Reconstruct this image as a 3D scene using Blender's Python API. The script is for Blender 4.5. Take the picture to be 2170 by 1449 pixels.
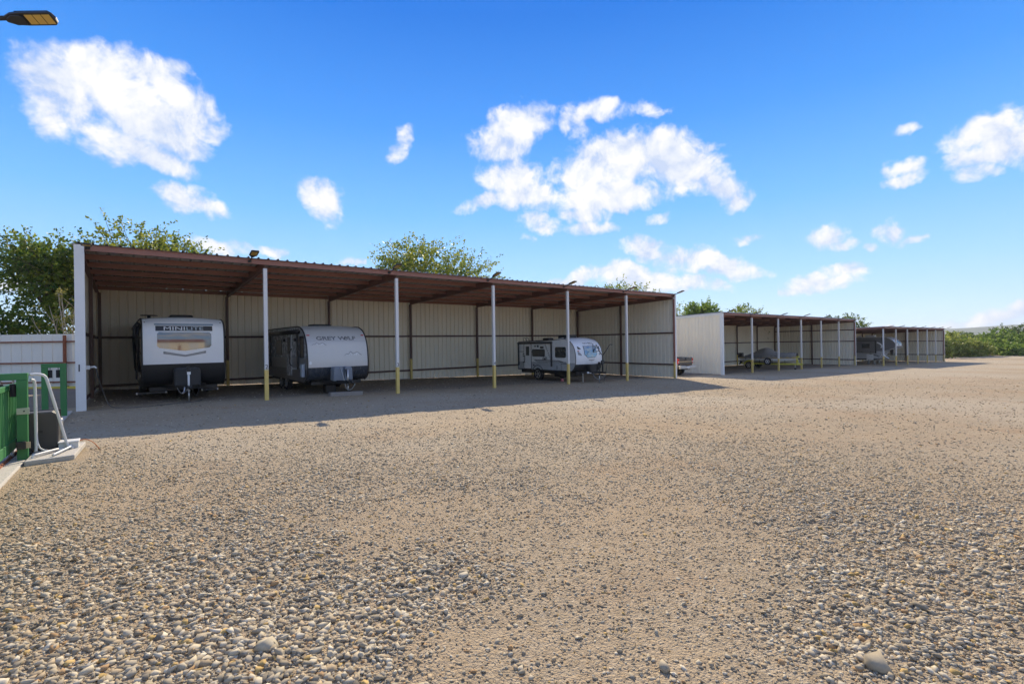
import bpy, bmesh, math, random
import numpy as np
from mathutils import Matrix, Vector
R = math.radians
sc = bpy.context.scene
for o in list(bpy.data.objects): bpy.data.objects.remove(o)
C = sc.collection

# ------------------------------------------------------------------ camera, sky, sun, exposure
cam = bpy.data.cameras.new('camera'); camo = bpy.data.objects.new('camera', cam); C.objects.link(camo)
cam.sensor_width = 36; cam.lens = 17.066; cam.clip_start = .05; cam.clip_end = 12000
YAW, PITCH, ROLL = 0.906619, 0.00115, -0.014844
fw = Vector((math.cos(YAW)*math.cos(PITCH), math.sin(YAW)*math.cos(PITCH), math.sin(PITCH)))
rt = Vector((math.sin(YAW), -math.cos(YAW), 0)); up = rt.cross(fw)
rt2 = rt*math.cos(ROLL)+up*math.sin(ROLL); up2 = -rt*math.sin(ROLL)+up*math.cos(ROLL)
camo.matrix_world = Matrix(((rt2.x, up2.x, -fw.x, 0), (rt2.y, up2.y, -fw.y, 0), (rt2.z, up2.z, -fw.z, 1.76), (0, 0, 0, 1)))
sc.camera = camo
SUN_EL = 33.5; SUN_AZ = 51.3            # azimuth of the sun counted from +X towards +Y
sun = bpy.data.lights.new('sun', 'SUN'); sun.energy = 3.1; sun.angle = R(.53); sun.color = (1, .86, .64)
suno = bpy.data.objects.new('sun', sun); C.objects.link(suno)
sd = Vector((math.cos(R(SUN_EL))*math.cos(R(SUN_AZ)), math.cos(R(SUN_EL))*math.sin(R(SUN_AZ)), math.sin(R(SUN_EL))))
suno.rotation_euler = sd.to_track_quat('Z', 'Y').to_euler(); suno.location = (0, 0, 60)
vs = sc.view_settings; vs.view_transform = 'Standard'; vs.look = 'None'; vs.exposure = 1.24; vs.gamma = 1; vs.use_curve_mapping = False
sc.render.engine = 'CYCLES'
cy = sc.cycles; cy.max_bounces = 8; cy.diffuse_bounces = 6; cy.glossy_bounces = 3; cy.transmission_bounces = 4; cy.transparent_max_bounces = 6; cy.caustics_reflective = False; cy.caustics_refractive = False

# clouds: azimuth (from +X), elevation, half width, half height (degrees), tilt, weight
CLOUDS = [(87.9, 24.2, 2.94, 2.07, 15, 1.2), (85.5, 22.1, 2.58, 2.40, 20, 1.2), (83.8, 20.8, 1.92, 0.91, 0, 0.9), (95.8, 19.5, 1.71, 1.97, 0, 0.8),
    (91.2, 22.6, 3.9, 2.9, 12, 1.3), (89.1, 21.1, 5.12, 2.91, 25, 1.4), (86.9, 19.8, 3.97, 2.03, 15, 1.3), (88.0, 17.7, 3.89, 1.56, 20, 1.2),
    (94.6, 21.1, 2.65, 2.86, 0, 1.1), (91.5, 18.6, 3.56, 1.74, 25, 0.7), (92.6, 23.6, 2.1, 1.3, 0, 0.9), (85.2, 14.0, 2.86, 1.41, 15, 1),
    (87.3, 14.3, 1.09, 0.51, 0, 0.4), (73.0, 15.6, 2.25, 1.64, 30, 0.9), (72.3, 14.5, 1.81, 1.28, 20, 0.8), (64.0, 22.2, 1.29, 0.75, -50, 0.7),
    (64.9, 21.1, 1.09, 0.71, -30, 0.6), (51.0, 24.1, 3.81, 2.23, -10, 1.3), (53.6, 22.0, 3.20, 1.92, 0, 1), (51.9, 18.6, 3.69, 2.60, 20, 1.1),
    (55.9, 16.0, 2.77, 0.93, -15, 0.9), (50.3, 16.3, 4.53, 1.54, 0, 1), (41.4, 24.7, 3.24, 0.99, 0, 0.8), (44.9, 24.6, 1.10, 1.19, 40, 0.6),
    (43.0, 23.5, 1.00, 1.20, 0, 0.5), (36.1, 24.8, 1.98, 0.49, 5, 0.45), (37.7, 20.3, 6.64, 2.94, 0, 1.5), (42.5, 19.0, 4.62, 2.26, 0, 1.2),
    (32.6, 18.8, 4.73, 2.59, 20, 1.3), (30.2, 20.4, 1.91, 0.54, 8, 0.6), (28.8, 16.2, 3.42, 1.42, 35, 1.1), (27.0, 14.4, 1.61, 0.85, 0, 0.8),
    (40.4, 16.3, 6.15, 1.91, 0, 1.3), (43.2, 14.8, 3.16, 1.23, 10, 0.8), (48.1, 13.8, 3.01, 1.26, 8, 1), (42.6, 12.9, 3.49, 0.94, 5, 0.8),
    (35.2, 13.4, 1.10, 0.56, 0, 0.5), (50.1, 12.2, 0.87, 0.43, 0, 0.4), (36.3, 10.2, 3.66, 1.35, 5, 0.9), (32.3, 9.1, 4.39, 1.53, 8, 1),
    (28.0, 8.0, 4.15, 1.30, 8, 0.9), (30.8, 8.2, 5.76, 1.22, 0, 0.8), (25.4, 11.0, 1.23, 0.62, 0, 0.7), (43.8, 7.2, 4.87, 1.09, -6, 0.9),
    (38.4, 7.2, 5.74, 1.39, 0, 1), (33.3, 6.2, 4.97, 1.25, 4, 1), (28.9, 5.8, 1.88, 0.91, 0, 0.7), (69.6, 9.3, 1.70, 0.52, 8, 0.7),
    (81.9, 9.9, 2.89, 0.70, 5, 0.8), (78.2, 9.7, 1.33, 0.58, 10, 0.6), (7.7, 16.9, 3.15, 1.53, -12, 1.2), (5.8, 15.4, 2.69, 2.22, 0, 1.3),
    (8.3, 14.8, 2.19, 1.35, 0, 0.9), (7.7, 13.3, 1.78, 0.83, 8, 0.8), (12.9, 15.1, 1.33, 0.80, 0, 0.7), (12.9, 14.1, 1.67, 0.73, -5, 0.8),
    (13.0, 18.4, 0.73, 0.39, 0, 0.6), (19.1, 10.0, 1.56, 1.00, 0, 1), (18.4, 9.2, 1.54, 0.63, 5, 0.7), (13.6, 9.6, 1.50, 1.02, 12, 1),
    (11.9, 8.8, 1.24, 0.54, -12, 0.8), (15.4, 8.5, 0.72, 0.35, 0, 0.6), (19.2, 5.6, 3.54, 1.11, -3, 1), (17.4, 6.4, 2.08, 0.91, 0, 0.9),
    (21.0, 5.2, 2.25, 0.71, -3, 0.7), (10.3, 0.9, 4.68, 0.50, -3, 0.9), (7.3, 1.4, 2.26, 0.63, -6, 0.9), (5.5, 1.8, 1.33, 0.54, -10, 0.9),
    (14.2, 1.0, 3.14, 0.40, 0, 0.7), (7.3, 0.8, 3.11, 0.40, 0, 0.8), (97.9, 5.5, 1.61, 0.85, 0, 0.7)]
def build_world():
    w = bpy.data.worlds.new('World'); sc.world = w; w.use_nodes = True
    nt = w.node_tree; N = nt.nodes; L = nt.links; N.clear()
    def math_(op, a, b=None, c=None, clamp=False):
        n = N.new('ShaderNodeMath'); n.operation = op; n.use_clamp = clamp
        for i, v in enumerate((a, b, c)):
            if v is None: continue
            if isinstance(v, (int, float)): n.inputs[i].default_value = v
            else: L.new(v, n.inputs[i])
        return n.outputs[0]
    def vm(op, a, b):
        n = N.new('ShaderNodeVectorMath'); n.operation = op
        for i, v in enumerate((a, b)):
            if isinstance(v, (tuple, list, Vector)): n.inputs[i].default_value = tuple(v)
            elif isinstance(v, (int, float)): n.inputs['Scale'].default_value = v
            else: L.new(v, n.inputs[i])
        return n.outputs['Value'] if op == 'DOT_PRODUCT' else n.outputs[0]
    def noise(vec, scale, detail, rough, dist=0.0):
        n = N.new('ShaderNodeTexNoise'); n.inputs['Scale'].default_value = scale; n.inputs['Detail'].default_value = detail
        n.inputs['Roughness'].default_value = rough; n.inputs['Distortion'].default_value = dist; L.new(vec, n.inputs['Vector']); return n
    def mix(f, a, b):
        n = N.new('ShaderNodeMix'); n.data_type = 'RGBA'
        for s, v in ((n.inputs[0], f), (n.inputs[6], a), (n.inputs[7], b)):
            if isinstance(v, (int, float)): s.default_value = v
            elif isinstance(v, tuple): s.default_value = (*v, 1)
            else: L.new(v, s)
        return n.outputs[2]
    tc = N.new('ShaderNodeTexCoord'); D = vm('NORMALIZE', tc.outputs['Generated'], (0, 0, 0))
    sep = N.new('ShaderNodeSeparateXYZ'); L.new(D, sep.inputs[0])
    sky = N.new('ShaderNodeTexSky'); sky.sky_type = 'NISHITA'; sky.sun_disc = False
    sky.sun_elevation = R(SUN_EL); sky.sun_rotation = R(90-SUN_AZ); sky.dust_density = 0; sky.air_density = 1; sky.ozone_density = 3
    nish = vm('SCALE', sky.outputs[0], 0.05)
    ramp = N.new('ShaderNodeValToRGB'); L.new(sep.outputs[2], ramp.inputs[0])
    el = ramp.color_ramp.elements
    stops = [(0.0, (.44, .58, .72)), (.045, (.395, .55, .73)), (.13, (.265, .475, .76)), (.25, (.13, .36, .735)), (.40, (.045, .23, .66)), (.56, (.006, .132, .54)), (.8, (.006, .115, .51)), (1, (.006, .11, .50))]
    while len(el) < len(stops): el.new(.5)
    for e, (p, c) in zip(el, stops): e.position = p; e.color = (*c, 1)
    base = mix(.85, nish, ramp.outputs[0])
    # domain warp for ragged edges
    n1 = noise(D, 9, 4, .6); wv = vm('SUBTRACT', n1.outputs['Color'], (.5, .5, .5)); wv = vm('SCALE', wv, .075)
    Dw = vm('ADD', D, wv)
    f1 = noise(D, 16, 7, .62, .4); f2 = noise(D, 46, 4, .6)
    detail = math_('MULTIPLY_ADD', math_('SUBTRACT', f1.outputs[0], .5), 2.9, math_('MULTIPLY', math_('SUBTRACT', f2.outputs[0], .5), 1.5))
    sh = noise(D, 7, 4, .55)
    f3 = noise(vm('ADD', D, (0, 0, .03)), 16, 4, .62, .4); relief_ = math_('MULTIPLY', math_('SUBTRACT', f1.outputs[0], f3.outputs[0]), 2.6)
    def finish(fld):
        den = math_('ADD', math_('MAXIMUM', fld, -1.1), detail)
        mr = N.new('ShaderNodeMapRange'); mr.interpolation_type = 'SMOOTHSTEP'; L.new(den, mr.inputs[0])
        mr.inputs[1].default_value = -.3; mr.inputs[2].default_value = .95
        alpha = math_('MULTIPLY', mr.outputs[0], math_('MULTIPLY', math_('ADD', sep.outputs[2], .02), 25, clamp=True))
        # cloud body tone: thick parts white, soft bluish hollows
        body = math_('MULTIPLY_ADD', sh.outputs[0], 2.4, -.75, clamp=True)
        thick = N.new('ShaderNodeMapRange'); L.new(den, thick.inputs[0]); thick.inputs[1].default_value = .2; thick.inputs[2].default_value = 1.4
        body = math_('MULTIPLY_ADD', thick.outputs[0], .35, math_('MULTIPLY', body, .55)); body = math_('ADD', math_('ADD', body, .12), relief_, clamp=True)
        cc = mix(body, (.36, .425, .565), (.62, .615, .61))
        bg = N.new('ShaderNodeBackground'); L.new(mix(alpha, base, cc), bg.inputs[0]); return bg.outputs[0]
    def zone(rows):
        fld = None
        for az, elv, hw, hh, tilt, wt in rows:
            d0 = Vector((math.cos(R(elv))*math.cos(R(az)), math.cos(R(elv))*math.sin(R(az)), math.sin(R(elv))))
            rgt = Vector((math.sin(R(az)), -math.cos(R(az)), 0)); u_ = rgt.cross(d0)
            t = R(tilt); A = (rgt*math.cos(t)-u_*math.sin(t))/math.tan(R(hw)); B = (u_*math.cos(t)+rgt*math.sin(t))/math.tan(R(hh))
            a = math_('SUBTRACT', vm('DOT_PRODUCT', Dw, A), d0.dot(A)); b = math_('SUBTRACT', vm('DOT_PRODUCT', Dw, B), d0.dot(B))
            r2 = math_('MULTIPLY_ADD', b, b, math_('MULTIPLY', a, a))
            v = math_('MULTIPLY_ADD', r2, -wt, wt)
            fld = v if fld is None else math_('SMOOTH_MAX', fld, v, .15)
        return finish(fld)
    # the sky is compiled in azimuth sectors only to keep it quick; outside the view, denser cloud is added to brighten the shade
    zA = zone([c for c in CLOUDS if c[0] > 68.5]); zB = zone([c for c in CLOUDS if 23.2 < c[0] <= 68.5]); zC = zone([c for c in CLOUDS if c[0] <= 23.2])
    flat = N.new('ShaderNodeVectorMath'); flat.operation = 'DIVIDE'; L.new(D, flat.inputs[0])
    cmb = N.new('ShaderNodeCombineXYZ'); zz = math_('MAXIMUM', math_('ADD', sep.outputs[2], .12), .02)
    for i in range(3): L.new(zz, cmb.inputs[i])
    L.new(cmb.outputs[0], flat.inputs[1])
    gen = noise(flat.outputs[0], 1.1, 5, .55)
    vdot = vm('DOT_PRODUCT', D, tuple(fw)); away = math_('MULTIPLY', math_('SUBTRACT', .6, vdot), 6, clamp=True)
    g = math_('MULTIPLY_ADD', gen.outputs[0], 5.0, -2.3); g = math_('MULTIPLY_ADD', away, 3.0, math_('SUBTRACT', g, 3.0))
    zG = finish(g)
    def mixs(f, a, b):
        n = N.new('ShaderNodeMixShader'); L.new(f, n.inputs[0]); L.new(a, n.inputs[1]); L.new(b, n.inputs[2]); return n.outputs[0]
    def half(azd):        # 1 where the direction lies clockwise of this azimuth
        nrm = Vector((math.sin(R(azd)), -math.cos(R(azd)), 0)); return math_('GREATER_THAN', vm('DOT_PRODUCT', D, tuple(nrm)), 0.0)
    fin = mixs(half(68.5), zA, mixs(half(23.2), zB, zC))
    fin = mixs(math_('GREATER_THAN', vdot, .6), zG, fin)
    out = N.new('ShaderNodeOutputWorld'); L.new(fin, out.inputs[0])
    for n in N:
        if n.type == 'BACKGROUND': n.inputs[1].default_value = .72
    w.cycles.sampling_method = 'MANUAL'; w.cycles.sample_map_resolution = 512
build_world()

# ------------------------------------------------------------------ helpers
def tag(o, label=None, cat=None, group=None, kind=None):
    if label: o['label'] = label
    if cat: o['category'] = cat
    if group: o['group'] = group
    if kind: o['kind'] = kind
    return o
def thing(name, label, cat, loc=(0, 0, 0), rotz=0, group=None):
    o = bpy.data.objects.new(name, None); C.objects.link(o); o.empty_display_size = .2
    o.location = loc; o.rotation_euler = (0, 0, rotz)
    return tag(o, label, cat, group)
def link(name, me, parent=None, loc=None, rot=None, scale=None):
    o = bpy.data.objects.new(name, me); C.objects.link(o)
    if parent: o.parent = parent
    if loc: o.location = loc
    if rot: o.rotation_euler = rot
    if scale: o.scale = scale
    return o
def copy_tree(o, parent=None):
    c = o.copy(); C.objects.link(c); c.parent = parent
    for ch in list(o.children): copy_tree(ch, c)
    return c
GX = [-3000, -60, -12, -1.2, 28, 34.9, 64.2, 93.5, 112, 126, 140, 200, 400, 3000]
GZ = [.3, .3, .24, 0, -.73, -.903, -1.39, -1.983, -2.05, -1.85, -1.9, -4, -6, -6]
def gz(x, y=0): return float(np.interp(x, GX, GZ))

MATS = {}
def mat(name, col, rough=.5, metal=0.0, var=.12, nscale=6, bump=0.0, bscale=40, spec=.5, streak=0.0, coat=0.0, col2=None):
    if name in MATS: return MATS[name]
    m = bpy.data.materials.new(name); m.use_nodes = True; nt = m.node_tree; N = nt.nodes; L = nt.links
    p = N['Principled BSDF']; p.inputs['Roughness'].default_value = rough; p.inputs['Metallic'].default_value = metal
    p.inputs['Specular IOR Level'].default_value = spec; p.inputs['Coat Weight'].default_value = coat
    tc = N.new('ShaderNodeTexCoord'); no = N.new('ShaderNodeTexNoise'); no.inputs['Scale'].default_value = nscale; no.inputs['Detail'].default_value = 6
    no.inputs['Roughness'].default_value = .65
    vec = tc.outputs['Object']
    if streak:
        mp = N.new('ShaderNodeMapping'); mp.inputs['Scale'].default_value = (1, 1, streak); L.new(vec, mp.inputs[0]); vec = mp.outputs[0]
    L.new(vec, no.inputs['Vector'])
    mx = N.new('ShaderNodeMix'); mx.data_type = 'RGBA'; L.new(no.outputs[0], mx.inputs[0])
    c2 = col2 or tuple(c*(1+var) for c in col)
    mx.inputs[6].default_value = (*[c*(1-var) for c in col], 1); mx.inputs[7].default_value = (*c2, 1)
    L.new(mx.outputs[2], p.inputs['Base Color'])
    mr = N.new('ShaderNodeMapRange'); L.new(no.outputs[0], mr.inputs[0]); mr.inputs[3].default_value = max(.02, rough-.07); mr.inputs[4].default_value = min(1, rough+.1)
    L.new(mr.outputs[0], p.inputs['Roughness'])
    if bump:
        n2 = N.new('ShaderNodeTexNoise'); n2.inputs['Scale'].default_value = bscale; n2.inputs['Detail'].default_value = 4; L.new(tc.outputs['Object'], n2.inputs['Vector'])
        b = N.new('ShaderNodeBump'); b.inputs['Strength'].default_value = bump; b.inputs['Distance'].default_value = .02; L.new(n2.outputs[0], b.inputs['Height']); L.new(b.outputs[0], p.inputs['Normal'])
    MATS[name] = m; return m
m_panel = mat('light_stone_panel', (.83, .77, .63), .38, .0, .07, 3, streak=.15)
m_trim = mat('white_trim', (.72, .73, .72), .4, var=.06)
m_post = mat('white_post', (.68, .67, .65), .45, var=.08, streak=.2)
m_yellow = mat('yellow_paint', (.66, .49, .15), .5, var=.12, bump=.2)
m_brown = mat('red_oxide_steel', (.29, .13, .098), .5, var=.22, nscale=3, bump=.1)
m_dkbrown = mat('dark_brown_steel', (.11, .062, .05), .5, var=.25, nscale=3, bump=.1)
m_roof = mat('galvalume_roof', (.50, .49, .47), .42, .35, .1, 4)
m_black = mat('black_plastic', (.018, .018, .019), .45, var=.3)
m_frame = mat('black_steel', (.022, .021, .02), .5, var=.4, bump=.2)
m_rubber = mat('tyre_rubber', (.02, .02, .02), .85, var=.3, bump=.3)
m_alu = mat('aluminium', (.55, .55, .55), .3, .8, .1)
m_steel = mat('galvanised_steel', (.42, .42, .41), .4, .6, .2)
m_white = mat('white_gelcoat', (.80, .81, .82), .22, var=.03, coat=.3)
m_greywall = mat('grey_fibreglass', (.46, .455, .44), .25, var=.05, coat=.3)
m_bandblk = mat('black_gelcoat', (.014, .015, .017), .38, var=.15, spec=.3)
m_glass = mat('tinted_glass', (.025, .028, .03), .06, var=.1, spec=.8)
m_mirror = mat('mirror_tint_glass', (.17, .17, .175), .03, .95, .02)
m_led = mat('led_yellow', (.62, .42, .10), .35, var=.12)
m_green = mat('green_paint', (.032, .17, .05), .45, var=.16, nscale=4, bump=.15)
m_rust = mat('rusty_steel', (.23, .075, .035), .8, var=.35, nscale=5, bump=.3)
m_fence = mat('white_fence_sheet', (.76, .73, .64), .5, var=.07, streak=.2)
m_conc = mat('concrete', (.42, .39, .34), .9, var=.18, nscale=5, bump=.5)
m_pvc = mat('grey_pvc', (.62, .62, .60), .5, var=.06)
m_opbox = mat('dark_grey_housing', (.045, .043, .041), .55, var=.2, bump=.15, bscale=120)
m_wood = mat('weathered_plank', (.26, .235, .21), .85, var=.25, nscale=5, streak=3, bump=.4)
m_canvas = mat('grey_canvas', (.24, .225, .20), .9, var=.15, nscale=7, bump=.4, bscale=18)
m_red = mat('red_lens', (.55, .02, .015), .2, var=.1)
m_orange = mat('orange_cable', (.5, .16, .04), .6)
m_cable = mat('grey_cable', (.10, .095, .09), .7)

class MB:
    def __init__(s): s.v = []; s.f = []; s.m = []; s.mi = 0
    def add(s, vs, fs):
        o = len(s.v); s.v += [tuple(map(float, v)) for v in vs]
        for f in fs: s.f.append(tuple(i+o for i in f)); s.m.append(s.mi)
        return s
    def box(s, x0, x1, y0, y1, z0, z1):
        vs = [(x, y, z) for x in (x0, x1) for y in (y0, y1) for z in (z0, z1)]
        return s.add(vs, [(0, 1, 3, 2), (4, 6, 7, 5), (0, 4, 5, 1), (2, 3, 7, 6), (0, 2, 6, 4), (1, 5, 7, 3)])
    def beam(s, p0, p1, w, h, upv=(0, 0, 1), top=False):
        p0 = Vector(p0); p1 = Vector(p1); d = (p1-p0).normalized(); u = Vector(upv)
        r_ = d.cross(u)
        if r_.length < 1e-4: r_ = d.cross(Vector((0, 1, 0)))
        r_.normalize(); u = r_.cross(d)
        vs = []
        for p in (p0, p1):
            for a, b in ((-1, -1), (1, -1), (1, 1), (-1, 1)):
                bb = (b-1)*.5*h if top else b*.5*h
                vs.append(p+r_*a*w*.5+u*bb)
        return s.add(vs, [(0, 1, 2, 3), (7, 6, 5, 4), (0, 4, 5, 1), (1, 5, 6, 2), (2, 6, 7, 3), (3, 7, 4, 0)])
    def tube(s, pts, rad, n=8, caps=True):
        pts = [Vector(p) for p in pts]; rads = rad if isinstance(rad, (list, tuple)) else [rad]*len(pts)
        vs = []; fs = []; prev = None
        for i, p in enumerate(pts):
            d = (pts[min(i+1, len(pts)-1)]-pts[max(i-1, 0)]).normalized()
            a = prev if prev is not None else (Vector((0, 0, 1)) if abs(d.z) < .9 else Vector((1, 0, 0)))
            a = (a-d*a.dot(d)).normalized(); b = d.cross(a); prev = a
            for k in range(n):
                t = 2*math.pi*k/n; vs.append(p+(a*math.cos(t)+b*math.sin(t))*rads[i])
        for i in range(len(pts)-1):
            for k in range(n): fs.append((i*n+k, i*n+(k+1) % n, (i+1)*n+(k+1) % n, (i+1)*n+k))
        if caps: fs.append(tuple(range(n))[::-1]); fs.append(tuple(range((len(pts)-1)*n, len(pts)*n)))
        return s.add(vs, fs)
    def cyl(s, p0, p1, r0, n=16): return s.tube([p0, p1], r0, n)
    def lathe(s, c, axis, prof, n=24):     # prof: (radius, offset along axis)
        c = Vector(c); d = Vector(axis).normalized(); a = Vector((0, 0, 1)) if abs(d.z) < .9 else Vector((1, 0, 0)); a = (a-d*a.dot(d)).normalized(); b = d.cross(a)
        vs = []; fs = []
        for r_, t in prof:
            for k in range(n):
                q = 2*math.pi*k/n; vs.append(c+d*t+(a*math.cos(q)+b*math.sin(q))*r_)
        for i in range(len(prof)-1):
            for k in range(n): fs.append((i*n+k, i*n+(k+1) % n, (i+1)*n+(k+1) % n, (i+1)*n+k))
        return s.add(vs, fs)
    def extr(s, loop, vec):                # closed planar loop of 3D points pushed along vec
        n = len(loop); vec = Vector(vec); vs = [Vector(p) for p in loop]+[Vector(p)+vec for p in loop]
        return s.add(vs, [tuple(range(n))[::-1], tuple(range(n, 2*n))]+[(i, (i+1) % n, n+(i+1) % n, n+i) for i in range(n)])
    def mesh(s, name, mats, smooth=False):
        me = bpy.data.meshes.new(name); me.from_pydata(s.v, [], s.f)
        for m_ in (mats if isinstance(mats, (list, tuple)) else [mats]): me.materials.append(m_)
        me.polygons.foreach_set('material_index', s.m)
        bm = bmesh.new(); bm.from_mesh(me); bmesh.ops.recalc_face_normals(bm, faces=bm.faces); bm.to_mesh(me); bm.free()
        if smooth: me.shade_smooth()
        me.update(); return me
    def build(s, name, mats, parent=None, smooth=False, bevel=0, loc=None, rot=None):
        o = link(name, s.mesh(name, mats, smooth), parent, loc, rot)
        if bevel:
            b = o.modifiers.new('bevel', 'BEVEL'); b.width = bevel; b.segments = 2; b.limit_method = 'ANGLE'; b.angle_limit = R(40)
        return o
def smooth_by_angle(o, ang=35):
    o.data.shade_smooth()
    try: o.data.set_sharp_from_angle(angle=R(ang))
    except Exception: pass
    return o
def rr(a0, a1, b0, b1, r_=.03, n=4):
    pts = []
    for cx, cy, t0 in ((a1-r_, b1-r_, 0), (a0+r_, b1-r_, 90), (a0+r_, b0+r_, 180), (a1-r_, b0+r_, 270)):
        for k in range(n+1):
            t = R(t0+90*k/n); pts.append((cx+r_*math.cos(t), cy+r_*math.sin(t)))
    return pts
def text2d(txt, width=None, height=None, shear=0, offset=0):
    cu = bpy.data.curves.new('lettering', 'FONT'); cu.body = txt; cu.align_x = 'CENTER'; cu.align_y = 'CENTER'; cu.shear = shear; cu.offset = offset; cu.resolution_u = 3
    o = bpy.data.objects.new('lettering', cu); C.objects.link(o)
    dg = bpy.context.evaluated_depsgraph_get(); dg.update(); me = o.evaluated_get(dg).to_mesh()
    v = np.array([tuple(q.co)[:2] for q in me.vertices]); f = [tuple(p.vertices) for p in me.polygons]
    o.evaluated_get(dg).to_mesh_clear(); bpy.data.objects.remove(o); bpy.data.curves.remove(cu)
    mn = v.min(0); mx = v.max(0); v = v-(mn+mx)/2; sx = width/(mx[0]-mn[0]) if width else 1; sy = height/(mx[1]-mn[1]) if height else sx
    if not width: sx = sy
    return v*np.array([sx, sy]), f

# ------------------------------------------------------------------ ground
def ground_material():
    m = bpy.data.materials.new('gravel_ground'); m.use_nodes = True; nt = m.node_tree; N = nt.nodes; L = nt.links
    p = N['Principled BSDF']; p.inputs['Roughness'].default_value = .95; p.inputs['Specular IOR Level'].default_value = .15
    tc = N.new('ShaderNodeTexCoord'); V = tc.outputs['Object']
    def noise(s, d=6, r_=.6):
        n = N.new('ShaderNodeTexNoise'); n.inputs['Scale'].default_value = s; n.inputs['Detail'].default_value = d; n.inputs['Roughness'].default_value = r_; L.new(V, n.inputs['Vector']); return n.outputs[0]
    def vor(s, feat='F1', rnd=1):
        n = N.new('ShaderNodeTexVoronoi'); n.feature = feat; n.inputs['Scale'].default_value = s; n.inputs['Randomness'].default_value = rnd; L.new(V, n.inputs['Vector']); return n
    def mix(f, a, b, mode='MIX'):
        n = N.new('ShaderNodeMix'); n.data_type = 'RGBA'; n.blend_type = mode
        for s, v in ((n.inputs[0], f), (n.inputs[6], a), (n.inputs[7], b)):
            if isinstance(v, (int, float)): s.default_value = v
            elif isinstance(v, tuple): s.default_value = (*v, 1)
            else: L.new(v, s)
        return n.outputs[2]
    def mr(v, a, b, c=0, d=1, sm=True):
        n = N.new('ShaderNodeMapRange'); L.new(v, n.inputs[0]); n.interpolation_type = 'SMOOTHSTEP' if sm else 'LINEAR'
        for i, q in enumerate((a, b, c, d)): n.inputs[i+1].default_value = q
        return n.outputs[0]
    v1 = vor(42); v2 = vor(90); v3 = vor(17)
    def stonecol(v):
        s = N.new('ShaderNodeSeparateColor'); L.new(v.outputs['Color'], s.inputs[0])
        r_ = N.new('ShaderNodeValToRGB'); L.new(s.outputs[0], r_.inputs[0]); e = r_.color_ramp.elements
        cs = [(0, (.12, .095, .06)), (.2, (.26, .21, .14)), (.5, (.39, .32, .22)), (.75, (.48, .40, .285)), (.92, (.43, .29, .145)), (1, (.62, .55, .42))]
        while len(e) < len(cs): e.new(.5)
        for q, (a, b) in zip(e, cs): q.position = a; q.color = (*b, 1)
        return r_.outputs[0]
    stones = mix(.35, stonecol(v1), stonecol(v2))
    stones = mix(.3, stones, stonecol(v3))
    patch = noise(.22, 5, .55); patch2 = noise(.9, 5, .6)
    dirtf = mr(patch, .40, .62); dirt = mix(patch2, (.36, .248, .138), (.46, .335, .20))
    col = mix(.25, stones, dirt)
    f2 = N.new('ShaderNodeMath'); f2.operation = 'MULTIPLY'; L.new(dirtf, f2.inputs[0]); f2.inputs[1].default_value = .62
    col = mix(f2.outputs[0], col, dirt)
    fine = noise(130, 3, .7); col = mix(mr(fine, .3, .7, .0, .5), col, mix(fine, (.12, .092, .06), (.52, .43, .31)))
    spk = noise(9, 5, .75); col = mix(mr(spk, .52, .75, 0, .5), col, (.20, .155, .10)); col = mix(mr(spk, .46, .25, 0, .5), col, (.55, .47, .35))
    big = noise(.07, 4, .5); col = mix(mr(big, .42, .6, 0, .45), col, (.47, .41, .31)); rb = noise(.33, 5, .6); col = mix(mr(rb, .52, .72, 0, .38), col, (.34, .22, .125))
    # brown trampled earth under the shed roofs, grassy verge beyond the yard
    sp = N.new('ShaderNodeSeparateXYZ'); L.new(V, sp.inputs[0])
    def addn(a, b, k):
        n = N.new('ShaderNodeMath'); n.operation = 'MULTIPLY_ADD'; L.new(b, n.inputs[0]); n.inputs[1].default_value = k; L.new(a, n.inputs[2]); return n.outputs[0]
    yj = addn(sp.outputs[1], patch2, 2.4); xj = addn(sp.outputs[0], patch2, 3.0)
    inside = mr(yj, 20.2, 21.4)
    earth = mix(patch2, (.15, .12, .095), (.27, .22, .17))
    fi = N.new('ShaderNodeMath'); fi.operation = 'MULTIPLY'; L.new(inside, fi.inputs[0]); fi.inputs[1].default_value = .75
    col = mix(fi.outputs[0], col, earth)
    grass = mix(patch2, (.07, .085, .02), (.19, .18, .06))
    yard = mr(xj, 127, 129); col = mix(yard, col, grass)
    col = mix(mr(yj, 33.5, 34.5), col, grass)
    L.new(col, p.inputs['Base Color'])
    d1 = v1.outputs['Distance']; d2 = v2.outputs['Distance']
    h = N.new('ShaderNodeMath'); h.operation = 'MULTIPLY_ADD'; L.new(d2, h.inputs[0]); h.inputs[1].default_value = .6; L.new(d1, h.inputs[2])
    h3 = addn(h.outputs[0], fine, -.6)
    b = N.new('ShaderNodeBump'); b.invert = True; b.inputs['Strength'].default_value = .8; b.inputs['Distance'].default_value = .022; L.new(h3, b.inputs['Height'])
    b2 = N.new('ShaderNodeBump'); b2.inputs['Strength'].default_value = .35; b2.inputs['Distance'].default_value = .06; L.new(noise(4.5, 5, .7), b2.inputs['Height']); L.new(b.outputs[0], b2.inputs['Normal'])
    L.new(b2.outputs[0], p.inputs['Normal'])
    return m
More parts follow.
